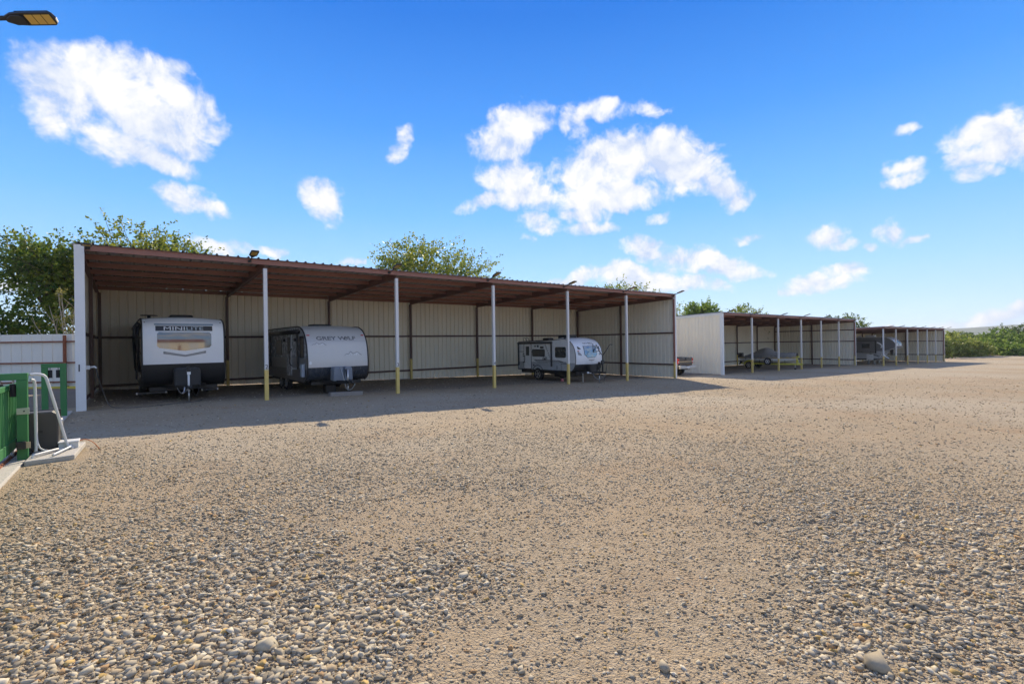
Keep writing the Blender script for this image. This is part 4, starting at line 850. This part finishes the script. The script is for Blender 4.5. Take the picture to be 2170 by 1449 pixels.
# extension cord and outlet at the shed corner
ot = thing('power_outlet', 'white outdoor power outlet on the inside of the shed corner trim', 'power outlet', (-1.02, 18.55, 1.22)); MB().box(-.03, .06, -.06, .06, -.06, .06).build('box', m_pvc, ot, bevel=.01); MB().tube([(.05, -.02, .0), (.16, -.03, .02), (.2, -.03, -.03)], .03, 8).build('plug', m_pvc, ot, smooth=True)
pipe('extension_cord', arc([(-.82, 18.52, 1.18), (-.79, 18.6, .9), (-.66, 18.9, .35), (-.55, 18.9, .02), (-.35, 18.4, .012), (.1, 18.35, -.008), (.7, 18.75, -.03), (1.2, 19.1, -.04), (1.75, 19.3, -.05), (1.9, 19.9, -.06)], 3), .011, m_cable, 'grey extension cord hanging from the outlet and lying to the white trailer', 'extension cord')

# ------------------------------------------------------------------ sheet metal fence on the left
def fence():
    d = Vector((-.81, .586, 0)); p0 = Vector((-2.33, 29.7, 0)); ang = math.atan2(d.y, d.x)
    t = thing('metal_fence', 'white sheet metal fence with rusty posts and rails', 'fence', (p0.x, p0.y, gz(-2.3)), ang)
    pm = panel_mesh('fence_sheet', .9, m_fence, 2.38, 'z', 2, .03)
    for k in range(-4, 16): link('fence_sheet', pm, t, (k*.9, -.045, .04))
    for z in (2.08, 1.13, .26): MB().box(-3.6, 14.4, .002, .05, z-.03, z+.03).build('rail', m_rust, t)
    for k in range(-1, 4):
        po = MB().box(k*3.66-.045, k*3.66+.045, .052, .142, -.2, 2.36).build('post', m_rust, t); MB().box(k*3.66-.14, k*3.66+.14, .0515, .2, -.2, .10).build('footing', m_frame, po)
    c = MB().box(-2.6, 1.6, .5, .62, -.05, .10).build('parking_curb', mat('yellow_curb', (.60, .47, .06), .6, bump=.3), bevel=.02, loc=(p0.x, p0.y, gz(-2.3)), rot=(0, 0, ang)); tag(c, 'yellow painted curb at the foot of the white fence', 'curb')
fence()

# ------------------------------------------------------------------ street lamp reaching in at the top left
def street_lamp():
    t = thing('street_lamp', 'black solar street lamp with yellow light panels reaching over the gate', 'street lamp', (-2.55, 12.15, gz(-2.5)))
    d = Vector((.79, -.615, 0)).normalized(); n_ = Vector((d.y, -d.x, 0))
    MB().tube([(0, 0, -.4), (0, 0, 6.9)], [.08, .05], 14).build('pole', m_steel, t, smooth=True); MB().tube([Vector((0, 0, 6.85)), Vector((0, 0, 7.1)), d*.2+Vector((0, 0, 7.19)), d*1.35+Vector((0, 0, 7.20))], .035, 12).build('arm', m_black, t, smooth=True)
    c0 = d*1.22+Vector((0, 0, 7.17)); z_ = Vector((0, 0, 1)); tl = (n_*-.96+z_*-.28)   # head rolled a little so that the panels face the yard
    side = Vector((n_.x*.90, n_.y*.90, .43)); upn = d.cross(side); upn = upn if upn.z > 0 else -upn
    prof = [(0, -.045), (.12, -.09), (.30, -.105), (.76, -.105), (.80, -.07), (.82, 0), (.80, .07), (.76, .105), (.30, .105), (.12, .09), (0, .045)]
    hd = MB().extr([c0+d*a+side*b for a, b in prof], upn*.06).build('housing', m_black, t, bevel=.012)
    MB().extr([c0+d*a+side*b-upn*.03 for a, b in ((.05, -.03), (.16, -.08), (.30, -.08), (.34, -.04), (.34, .04), (.30, .08), (.16, .08), (.05, .03))], upn*.03).build('sensor_bulge', m_black, hd, bevel=.012)
    for k in range(3): b0 = .37+k*.142; MB().extr([c0+d*a+side*b-upn*.008 for a, b in ((b0, -.075), (b0+.125, -.075), (b0+.125, .075), (b0, .075))], upn*.01).build('led_panel', m_led, hd)
    MB().extr([c0+d*a+side*b+upn*.062 for a, b in ((.2, -.1), (.75, -.1), (.75, .1), (.2, .1))], upn*.008).build('solar_panel', m_glass, hd)
street_lamp()

# ------------------------------------------------------------------ trees and shrubs
def leaf_material(name, c1, c2, trans=.35):
    m = bpy.data.materials.new(name); m.use_nodes = True; nt = m.node_tree; N = nt.nodes; L = nt.links
    for n in list(N): N.remove(n)
    at = N.new('ShaderNodeAttribute'); at.attribute_name = 'tone'; mx = N.new('ShaderNodeMix'); mx.data_type = 'RGBA'
    L.new(at.outputs['Fac'], mx.inputs[0]); mx.inputs[6].default_value = (*c1, 1); mx.inputs[7].default_value = (*c2, 1)
    d = N.new('ShaderNodeBsdfPrincipled'); d.inputs['Roughness'].default_value = .5; d.inputs['Specular IOR Level'].default_value = .35; L.new(mx.outputs[2], d.inputs['Base Color'])
    t = N.new('ShaderNodeBsdfTranslucent'); L.new(mx.outputs[2], t.inputs[0]); ms = N.new('ShaderNodeMixShader'); ms.inputs[0].default_value = trans
    L.new(d.outputs[0], ms.inputs[1]); L.new(t.outputs[0], ms.inputs[2]); o = N.new('ShaderNodeOutputMaterial'); L.new(ms.outputs[0], o.inputs[0]); return m
LM = {'oak': leaf_material('leaf_deep_green', (.035, .095, .014), (.22, .27, .035), .5), 'yellow': leaf_material('leaf_yellow_green', (.06, .12, .016), (.32, .33, .045), .5),
      'bright': leaf_material('leaf_bright_green', (.09, .17, .025), (.27, .36, .06), .45), 'dark': leaf_material('leaf_dark_green', (.035, .065, .016), (.11, .155, .035), .35), 'lime': leaf_material('leaf_lime', (.15, .20, .03), (.38, .40, .085), .45)}
m_bark = mat('bark', (.11, .085, .065), .9, var=.3, nscale=9, bump=.6); m_twig = mat('pale_twig', (.42, .34, .24), .8)
def leaf_mesh(name, P, D, size, tone, matl, rs):
    """rhombic leaf blades at points P, pointing along D"""
    n = len(P); D = D/np.linalg.norm(D, axis=1, keepdims=True); a = rs.normal(size=(n, 3)); S = np.cross(D, a); S /= np.linalg.norm(S, axis=1, keepdims=True)
    s = (size*(.7+.6*rs.rand(n)))[:, None]; Nn = np.cross(D, S)
    v = np.stack([P, P+D*s*.5+S*s*.30+Nn*s*.06, P+D*s, P+D*s*.5-S*s*.30+Nn*s*.06], 1).reshape(-1, 3)
    me = bpy.data.meshes.new(name); me.vertices.add(4*n); me.vertices.foreach_set('co', v.ravel()); me.loops.add(4*n); me.loops.foreach_set('vertex_index', np.arange(4*n)); me.polygons.add(n)
    me.polygons.foreach_set('loop_start', np.arange(n)*4); me.polygons.foreach_set('loop_total', np.full(n, 4)); me.update(); me.validate()
    at = me.attributes.new('tone', 'FLOAT', 'FACE'); at.data.foreach_set('value', tone.astype(np.float32)); me.materials.append(matl); return me
def tree(name, label, cat, base, cz, top, rx, seed, kind='oak', nl=9, sprigs=700, per=13, leaf=.15, spr=.9, group=None, lean=(0, 0), shrub=False, trunk_r=.2, dens=1.0, up=.25):
    rs = np.random.RandomState(seed); bz = gz(base[0]); t = thing(name, label, cat, (base[0], base[1], bz), 0, group)
    cz -= bz; top -= bz; rz = top-cz; ry = rx*.9; c = np.array([lean[0], lean[1], cz])
    # lobed crown: limbs end in clumps of different size
    lim = []; tr = MB()
    tb = [(0, 0, -.3), (.05*rx*rs.randn(), .05*rx*rs.randn(), cz*.35), (c[0]*.6+.08*rx*rs.randn(), c[1]*.6, cz*.75), (c[0], c[1], cz)] if not shrub else [(0, 0, -.2), (0, 0, cz*.4)]
    tr.tube(tb, [trunk_r*1.3, trunk_r, trunk_r*.7, trunk_r*.4][:len(tb)], 8)
    cl = []
    for k in range(nl):
        th = 2*math.pi*(k/nl)+rs.rand()*.8; ph = rs.uniform(-.35, 1.0) if not shrub else rs.uniform(-.7, .95); rr_ = rs.uniform(.50, .80)
        q = c+np.array([rx*math.cos(th)*math.sqrt(max(.05, 1-ph*ph)), ry*math.sin(th)*math.sqrt(max(.05, 1-ph*ph)), rz*ph])*rr_; cl.append((q, rs.uniform(.38, .62)))
        s0 = np.array(tb[-2 if not shrub else 0])*rs.uniform(.6, 1)+np.array([0, 0, .02]); m1 = (s0+q)/2+rs.randn(3)*.12*rx
        tr.tube([tuple(s0), tuple(m1), tuple(q)], [trunk_r*.4, trunk_r*.25, trunk_r*.1], 6); lim.append(q)
    cl.append((c, .6)); tr.build('trunk', m_bark if not shrub else m_bark, t, smooth=True)
    P = []; D = []; T = []; tw = MB()
    for k in range(int(sprigs*dens)):
        q, sz = cl[rs.randint(len(cl))]; o = rs.randn(3); o /= np.linalg.norm(o); ra = rs.rand()**.45
        s0 = q+o*np.array([rx, ry, rz])*sz*ra*.9
        d = (o*.6+(s0-c)/max(rx, rz)*.7+rs.randn(3)*.45+np.array([0, 0, up])); d /= np.linalg.norm(d); ln = spr*rs.uniform(.5, 1.2)
        if rs.rand() < .06: ln *= 1.8
        base_t = np.clip(.5+.28*rs.randn(), 0, 1); u = np.linspace(.05, 1, per); droop = np.array([0, 0, -.18*ln])
        pts = s0+d*ln*u[:, None]+droop*(u**2)[:, None]+rs.randn(per, 3)*.05*ln; P.append(pts); dd = d*.7+rs.randn(per, 3)*.75; D.append(dd); T.append(np.clip(base_t+.16*rs.randn(per), 0, 1))
        if k % 6 == 0 and not shrub: tw.tube([tuple(s0-d*ln*.5), tuple(s0+d*ln*.6+droop*.3)], [.02, .008], 3, False)
    P = np.concatenate(P); D = np.concatenate(D); T = np.concatenate(T); ok = P[:, 2] > .05
    link('crown', leaf_mesh('crown', P[ok], D[ok], leaf, T[ok], LM[kind], rs), t)
    if not shrub: tag(tw.build('twigs', m_bark, t), kind='stuff')
    return t
G1 = 'trees behind the large shed'; G2 = 'trees beyond the middle shed'; G3 = 'bushes at the edge of the yard'
tree('broadleaf_tree', 'big dark green tree rising behind the white metal fence', 'tree', (-3.4, 38), 5.5, 8.1, 2.8, 11, 'oak', 13, 1050, 13, .19, .95, G1, up=.1)
tree('broadleaf_tree', 'low spreading green bush leaning over the top of the white fence', 'bush', (-4.6, 36.2), 2.5, 4.3, 2.3, 12, 'oak', 10, 560, 13, .17, .8, shrub=True)
tree('broadleaf_tree', 'yellow green tree crown above the left end of the large shed roof', 'tree', (.3, 37.9), 6.4, 8.8, 4.0, 13, 'yellow', 12, 1300, 13, .19, 1.0, G1)
tree('broadleaf_tree', 'sparse yellow green tree crown above the middle of the large shed roof', 'tree', (18.2, 33.9), 6.7, 10.5, 4.7, 14, 'yellow', 13, 1150, 12, .19, 1.15, G1)
tree('broadleaf_tree', 'tree tips showing above the right end of the large shed roof', 'tree', (37.0, 29.9), 4.9, 7.3, 2.9, 15, 'yellow', 8, 480, 12, .19, 1.1, G1)
tree('broadleaf_tree', 'thin pale tree just past the right corner of the large shed', 'tree', (48.1, 31), 3.6, 5.8, 1.0, 16, 'yellow', 6, 150, 11, .18, .8, G2)
tree('broadleaf_tree', 'round dense bright green tree behind the cream end wall', 'tree', (53.7, 31.7), 4.0, 6.4, 2.2, 17, 'bright', 12, 900, 13, .22, .6, G2)
tree('broadleaf_tree', 'loose yellow green tree behind the middle shed roof', 'tree', (62.5, 31), 3.8, 6.2, 2.6, 18, 'yellow', 9, 420, 12, .22, .9, G2)
tree('broadleaf_tree', 'dark green tree beside the end of the middle shed roof', 'tree', (95, 28.5), 2.6, 5.2, 2.1, 19, 'oak', 9, 420, 12, .24, .9, G2)
tree('broadleaf_tree', 'small dark tree top over the last bay of the middle shed', 'tree', (97.6, 32), 2.9, 5.4, 1.9, 20, 'dark', 8, 300, 12, .24, .9, G2)
BU = [('lime green bush beside the corner of the far shed', 117.7, 19.6, -.3, 1.9, 3.0, 'lime'), ('low lime bush in front of the distant white roof', 120, 17.8, -1.1, .2, 2.6, 'lime'), ('broad olive green bush rising over the yard edge', 129, 15.8, -.1, 2.6, 3.3, 'bright'),
      ('tall dark green tree standing behind the bushes', 159.7, 17.2, 1.2, 4.3, 4.6, 'dark'), ('mid green rounded bush behind the low hedge', 133, 12.6, -.1, 1.8, 2.8, 'bright'), ('low bright green bush at the gravel edge', 124.6, 13, -1.15, -.1, 2.9, 'bright'),
      ('far dark tree in the row behind the white roof', 179.3, 24.7, .3, 2.3, 6.0, 'oak'), ('far olive tree next to the shed corner', 182.4, 30, .3, 2.6, 5.4, 'oak'), ('wide green bush past the low hedge', 141, 9.4, -.2, 2.4, 4.5, 'bright'), ('large green bush far along the yard edge', 147, 3.6, 0, 3.2, 5.5, 'oak'), ('small lime shrub touching the far shed corner', 111.3, 20.6, -.8, .8, 1.3, 'lime'), ('olive shrub behind the lime bush', 126, 21.5, -.4, 1.6, 3.2, 'oak'), ('grey green shrub at the foot of the tall dark tree', 138, 18.5, -.6, 1.4, 3.2, 'oak')]
for i, (lb, x, y, cz, tp, rx, kd) in enumerate(BU): tree('shrub' if 'tree' not in lb else 'broadleaf_tree', lb, 'bush' if 'tree' not in lb else 'tree', (x, y), cz, tp, rx, 40+i, kd, 10, 520, 11, .34, .8, G3, shrub=True, trunk_r=.12)
def bare_shrub():
    t = thing('bare_shrub', 'leafless pale branched shrub with a few yellow leaves above the fence', 'shrub', (-2.5, 32.4, gz(-2.5))); rs = np.random.RandomState(8); mb = MB(); P = []; D = []
    for k in range(9):
        a = rs.uniform(-1, 1); tip = np.array([a*1.1-.25, a*-.6+rs.randn()*.2, 3.6+1.3*rs.rand()-.5*abs(a)]); b0 = np.array([.02*k, 0, .0]); md = b0*.45+tip*.55+np.array([-.1*a, 0, -.1])
        mb.tube([tuple(b0), tuple(md), tuple(tip)], [.05, .03, .008], 5)
        for q in range(3):
            s0 = md+(tip-md)*rs.uniform(.1, .8); e = s0+np.array([rs.randn()*.35, rs.randn()*.2, .5+.3*rs.rand()]); mb.tube([tuple(s0), tuple(e)], [.014, .005], 4)
            n = rs.randint(2, 14); P.append(e+rs.randn(n, 3)*.13); D.append(rs.randn(n, 3))
    n = 160; P.append(np.array([.1, 0, 2.6])+rs.randn(n, 3)*.32); D.append(rs.randn(n, 3)); P = np.concatenate(P); D = np.concatenate(D)
    mb.build('branches', m_twig, t, smooth=True); link('leaves', leaf_mesh('leaves', P, D, .14, rs.rand(len(P)), leaf_material('leaf_pale_yellow', (.22, .20, .03), (.42, .36, .10), .4), rs), t)
bare_shrub()

# ------------------------------------------------------------------ distance: white roofed building, tree belt, hills, grass edge
bd_ = thing('farm_building', 'long low building with white metal roof beyond the bushes', 'building', (149.7, 22.6, gz(149.7)), math.atan2(-2.97, 3.8))
MB().box(-4.2, 4.2, 0, 5, -.5, 2.0).build('wall', m_panel, bd_); MB().extr([(-4.5, -.3, 1.95), (-4.5, 2.5, 3.0), (-4.5, 5.3, 1.95), (-4.5, 5.3, 2.05), (-4.5, 2.5, 3.1), (-4.5, -.3, 2.05)], (9, 0, 0)).build('roof', m_trim, bd_)
for x in (-2.6, 0, 2.6): MB().box(x-.4, x+.4, -.03, -.005, .7, 1.5).build('window', m_glass, bd_)
def ridge_mesh(name, r0, a0, a1, n, h, depth, seed, matl, zb=-7, rough=1):
    az = np.radians(np.linspace(a0, a1, n)); hh = h(np.degrees(az)); nse = vnoise(np.arange(n)*.08, np.zeros(n), seed, 5)*rough; rows = []
    for k, (fr, fh) in enumerate(((0, 0), (.12, .35), (.3, .75), (.5, 1.0), (1, .9))):
        rr_ = r0+depth*fr; z = zb+(hh+nse-zb)*fh+vnoise(np.arange(n)*.15, np.full(n, k*3.3), seed+k, 3)*rough*.5*(fh > 0); rows.append(np.stack([rr_*np.cos(az), rr_*np.sin(az), z], 1))
    V_ = np.concatenate(rows); f = [(k*n+i, k*n+i+1, (k+1)*n+i+1, (k+1)*n+i) for k in range(4) for i in range(n-1)]
    me = bpy.data.meshes.new(name); me.from_pydata(V_.tolist(), [], f); me.materials.append(matl); me.shade_smooth(); return link(name, me)
m_hill = mat('wooded_hillside', (.055, .075, .04), .95, var=.5, nscale=.02, bump=.5, bscale=.03)
tag(ridge_mesh('hills', 1900, -40, 100, 500, lambda a: 27+6*np.sin(a*.35)-np.clip(6-a, 0, 30)*1.2-np.clip(a-20, 0, 60)*.4, 500, 3, m_hill, rough=3.5), kind='structure')
def belt():
    rs = np.random.RandomState(77); n = 26000; az = np.radians(rs.uniform(-20, 40, n)); r_ = rs.uniform(240, 520, n); hgt = 5.0+2.2*vnoise(np.degrees(az)*1.7, r_*.03, 9, 4)*2
    z = np.array([gz(v) for v in r_*np.cos(az)])+rs.rand(n)**.6*hgt; P = np.stack([r_*np.cos(az), r_*np.sin(az), z], 1)
    o = link('distant_woodland', leaf_mesh('distant_woodland', P, rs.randn(n, 3), 2.6, np.clip(.45+.3*rs.randn(n), 0, 1), LM['dark'], rs)); tag(o, 'distant dark green belt of woodland below the hills', 'woodland', kind='stuff')
belt()
def verge():
    rs = np.random.RandomState(31); n = 9000; x = rs.uniform(112, 150, n); y = rs.uniform(-6, 26, n); edge = 127.5-2.2*vnoise(y, y*0, 5, 3, .5)-np.clip(y-14, 0, 20)*1.5; ok = x > edge; x = x[ok]; y = y[ok]
    P = np.stack([x, y, np.interp(x, GX, GZ)], 1); D = np.stack([rs.randn(len(x))*.3, rs.randn(len(x))*.3, np.ones(len(x))], 1)
    tag(link('grass', leaf_mesh('grass', P, D, .75, rs.rand(len(x)), leaf_material('dry_grass', (.14, .14, .03), (.36, .31, .10), .3), rs)), 'dry yellow green grass along the edge of the gravel yard', 'grass', kind='stuff')
verge()
hz = MB().box(-3000, 3000, -3000, 3000, -9, 60).build('haze', [])
hm = bpy.data.materials.new('thin_haze'); hm.use_nodes = True; N = hm.node_tree.nodes; N.remove(N['Principled BSDF']); pv = N.new('ShaderNodeVolumePrincipled'); pv.inputs['Color'].default_value = (.86, .92, 1, 1); pv.inputs['Density'].default_value = 1.9e-4; pv.inputs['Anisotropy'].default_value = .2
hm.node_tree.links.new(pv.outputs[0], N['Material Output'].inputs['Volume']); hz.data.materials.append(hm); tag(hz, 'thin pale haze over the distance', 'haze', kind='stuff'); hz.display_type = 'WIRE'

# ------------------------------------------------------------------ loose gravel lying on the yard
def gravel():
    rs = np.random.RandomState(2024)
    ico = []
    g_ = (1+5**.5)/2
    for a in (-1, 1):
        for b in (-g_, g_): ico += [(0, a, b), (a, b, 0), (b, 0, a)]
    ico = np.array(ico)/math.hypot(1, g_)
    bm = bmesh.new()
    for v in ico: bm.verts.new(v)
    bmesh.ops.convex_hull(bm, input=bm.verts); bm.verts.index_update(); icf = np.array([[v.index for v in f.verts] for f in bm.faces]); bm.free()
    octv = np.array([(1, 0, 0), (-1, 0, 0), (0, 1, 0), (0, -1, 0), (0, 0, 1), (0, 0, -1)], float); octf = np.array([(0, 2, 4), (2, 1, 4), (1, 3, 4), (3, 0, 4), (2, 0, 5), (1, 2, 5), (3, 1, 5), (0, 3, 5)])
    pal = np.array([(.36, .30, .205), (.44, .37, .26), (.50, .43, .305), (.42, .325, .205), (.28, .235, .165), (.58, .51, .38), (.50, .34, .13), (.42, .265, .13), (.19, .165, .125)]); pw = np.array([.17, .22, .19, .14, .10, .08, .035, .035, .03])
    coarse_c = [(-.2, 4.0, 1.5, 1.2), (.45, 3.2, .9, 1.0), (.9, 4.6, .7, .5), (1.75, 3.45, .55, .8), (2.35, 3.9, .5, .5), (4.1, .9, .6, .9), (4.3, 1.8, .5, .6), (6.3, .7, 1.3, .8), (3.2, 1.4, .5, .5), (.0, 8.2, 1.6, .4), (-1.0, 6.0, 1.2, .7), (7.5, 2.2, 1.2, .5)]
    dirt_c = [(2.2, 4.8, .9, 1), (3.9, 2.8, 1.0, 1), (5.4, 4.7, 1.6, 1), (1.7, 2.55, .45, .9), (2.6, 2.3, .6, .6), (4.5, 7.5, 2.0, .6)]
    def mask(x, y):
        m_ = sum(w*np.exp(-((x-a)**2+(y-b)**2)/r_**2) for a, b, r_, w in coarse_c)-sum(w*np.exp(-((x-a)**2+(y-b)**2)/r_**2) for a, b, r_, w in dirt_c)
        return m_+1.1*vnoise(x, y, 21, 4, .7)+.35*vnoise(x, y, 22, 3, 2.5)
    def scatter(n, r0, r1, sfun, keep):
        th = YAW+rs.uniform(-1.02, 1.02, n); r_ = np.sqrt(rs.uniform(r0*r0, r1*r1, n)) if r1 < 30 else r0+(r1-r0)*rs.rand(n)**1.15; x = r_*np.cos(th); y = r_*np.sin(th); m_ = mask(x, y); k = rs.rand(n) < keep(m_, r_); x, y, m_, r_ = x[k], y[k], m_[k], r_[k]
        ok = (x > -1.25) & ~((x < -.6) & (y > 10.2) & (y < 11.8)); x, y, m_, r_ = x[ok], y[ok], m_[ok], r_[ok]; return x, y, sfun(m_, r_, rs.rand(len(x)))
    def mesh(x, y, s, V0, F0, nm):
        n = len(x); nv = len(V0); v = V0[None]*(1+.38*rs.randn(n, nv, 1)).clip(.45, 1.6); v = v*np.stack([.8+.5*rs.rand(n), .65+.4*rs.rand(n), .42+.28*rs.rand(n)], 1)[:, None]
        a = rs.rand(n)*2*math.pi; tl = rs.randn(n)*.25; ca, sa = np.cos(a), np.sin(a); vx = v[..., 0]*ca[:, None]-v[..., 1]*sa[:, None]; vy = v[..., 0]*sa[:, None]+v[..., 1]*ca[:, None]; vz = v[..., 2]+tl[:, None]*v[..., 0]
        h = np.interp(x, GX, GZ)+relief(x, y); co = np.stack([vx*s[:, None]+x[:, None], vy*s[:, None]+y[:, None], vz*s[:, None]+(h+s*.18)[:, None]], -1).reshape(-1, 3)
        F = (F0[None]+(np.arange(n)*nv)[:, None, None]).reshape(-1, 3); me = bpy.data.meshes.new(nm); me.vertices.add(len(co)); me.vertices.foreach_set('co', co.ravel()); me.loops.add(F.size); me.loops.foreach_set('vertex_index', F.ravel()); me.polygons.add(len(F))
        me.polygons.foreach_set('loop_start', np.arange(len(F))*3); me.polygons.foreach_set('loop_total', np.full(len(F), 3)); me.update()
        c = pal[rs.choice(len(pal), n, p=pw/pw.sum())]*(.72+.28*rs.rand(n, 1)); at = me.color_attributes.new('stone', 'FLOAT_COLOR', 'POINT'); cc = np.ones((n, nv, 4)); cc[..., :3] = c[:, None]; at.data.foreach_set('color', cc.ravel().astype(np.float32)); return me
    m = bpy.data.materials.new('gravel_stone'); m.use_nodes = True; N = m.node_tree.nodes; L = m.node_tree.links; p = N['Principled BSDF']; p.inputs['Roughness'].default_value = .9; p.inputs['Specular IOR Level'].default_value = .2
    at = N.new('ShaderNodeAttribute'); at.attribute_name = 'stone'; no = N.new('ShaderNodeTexNoise'); no.inputs['Scale'].default_value = 90; no.inputs['Detail'].default_value = 4; mx = N.new('ShaderNodeMix'); mx.data_type = 'RGBA'; mx.blend_type = 'MULTIPLY'; mx.inputs[0].default_value = .5
    tc = N.new('ShaderNodeTexCoord'); L.new(tc.outputs['Object'], no.inputs['Vector']); mr = N.new('ShaderNodeMapRange'); L.new(no.outputs[0], mr.inputs[0]); mr.inputs[3].default_value = .6; mr.inputs[4].default_value = 1.4; L.new(at.outputs[0], mx.inputs[6]); L.new(mr.outputs[0], mx.inputs[7]); L.new(mx.outputs[2], p.inputs['Base Color'])
    sig = lambda q, c, k: 1/(1+np.exp(-(q-c)*k))
    fade = lambda r_, a, b: np.clip((b-r_)/(b-a), 0, 1)
    A = scatter(115000, 1.5, 8.5, lambda m_, r_, u: (.007+.0185*u**2.4)*(.8+.45*sig(m_, .4, 4)), lambda m_, r_: (.08+.92*sig(m_, .15, 4))*fade(r_, 3.5, 8.5))
    B = scatter(150000, 1.5, 12, lambda m_, r_, u: .0045+.008*u**2.2+.0006*r_, lambda m_, r_: (.62+.38*sig(m_, -.1, 4))*fade(r_, 5, 12))
    D_ = scatter(190000, 4.5, 52, lambda m_, r_, u: .006+.017*u**3+.0006*r_, lambda m_, r_: (.42+.58*sig(m_, .1, 5))*np.clip((r_-4.5)/3.5, 0, 1)*np.clip(5.5/np.maximum(r_, 1)*1.3, .12, 1)*fade(r_, 20, 52))
    for (x, y, s), V0, F0 in ((A, ico, icf), (B, octv, octf), (D_, octv, octf)):
        me = mesh(x, y, s, V0, F0, 'gravel'); me.materials.append(m); tag(link('gravel', me), 'loose pale limestone gravel scattered over the yard', 'gravel', kind='stuff')
    big = [(3.31, .88, .075, 'pale angular rock lying alone on the gravel', 1), (.62, 3.2, .06, 'light grey flat stone among the coarse gravel', 2), (4.35, .95, .06, 'pale chunky stone at the edge of the coarse gravel strip', 3), (2.05, 3.3, .055, 'grey pointed stone beside the bare brown earth', 4), (2.35, 1.65, .05, 'dull brown stone half sunk in the fine gravel', 5)]
    for x, y, s, lb, sd_ in big:
        me = mesh(np.array([x]), np.array([y]), np.array([s]), ico, icf, 'stone'); me.materials.append(m); o = link('stone', me); tag(o, lb, 'stone', 'larger stones on the gravel yard')
gravel()

# ------------------------------------------------------------------ building across the yard, seen mirrored in the trailer window
ob_ = thing('office_building', 'cream metal building with gabled roof across the yard', 'building', (4.5, -24, gz(4.5)))
MB().box(-9, 9, -9, 0, -.4, 3.6).build('wall', m_panel, ob_); MB().extr([(-9.5, .5, 3.55), (-9.5, -4.5, 5.6), (-9.5, -9.5, 3.55), (-9.5, -9.5, 3.67), (-9.5, -4.5, 5.72), (-9.5, .5, 3.67)], (19, 0, 0)).build('roof', m_brown, ob_)
for x in (-5, 5): MB().box(x-1.7, x+1.7, .005, .04, 0, 3.0).build('roller_door', m_trim, ob_)
MB().box(-.5, .5, .005, .04, 0, 2.1).build('door', m_brown, ob_)
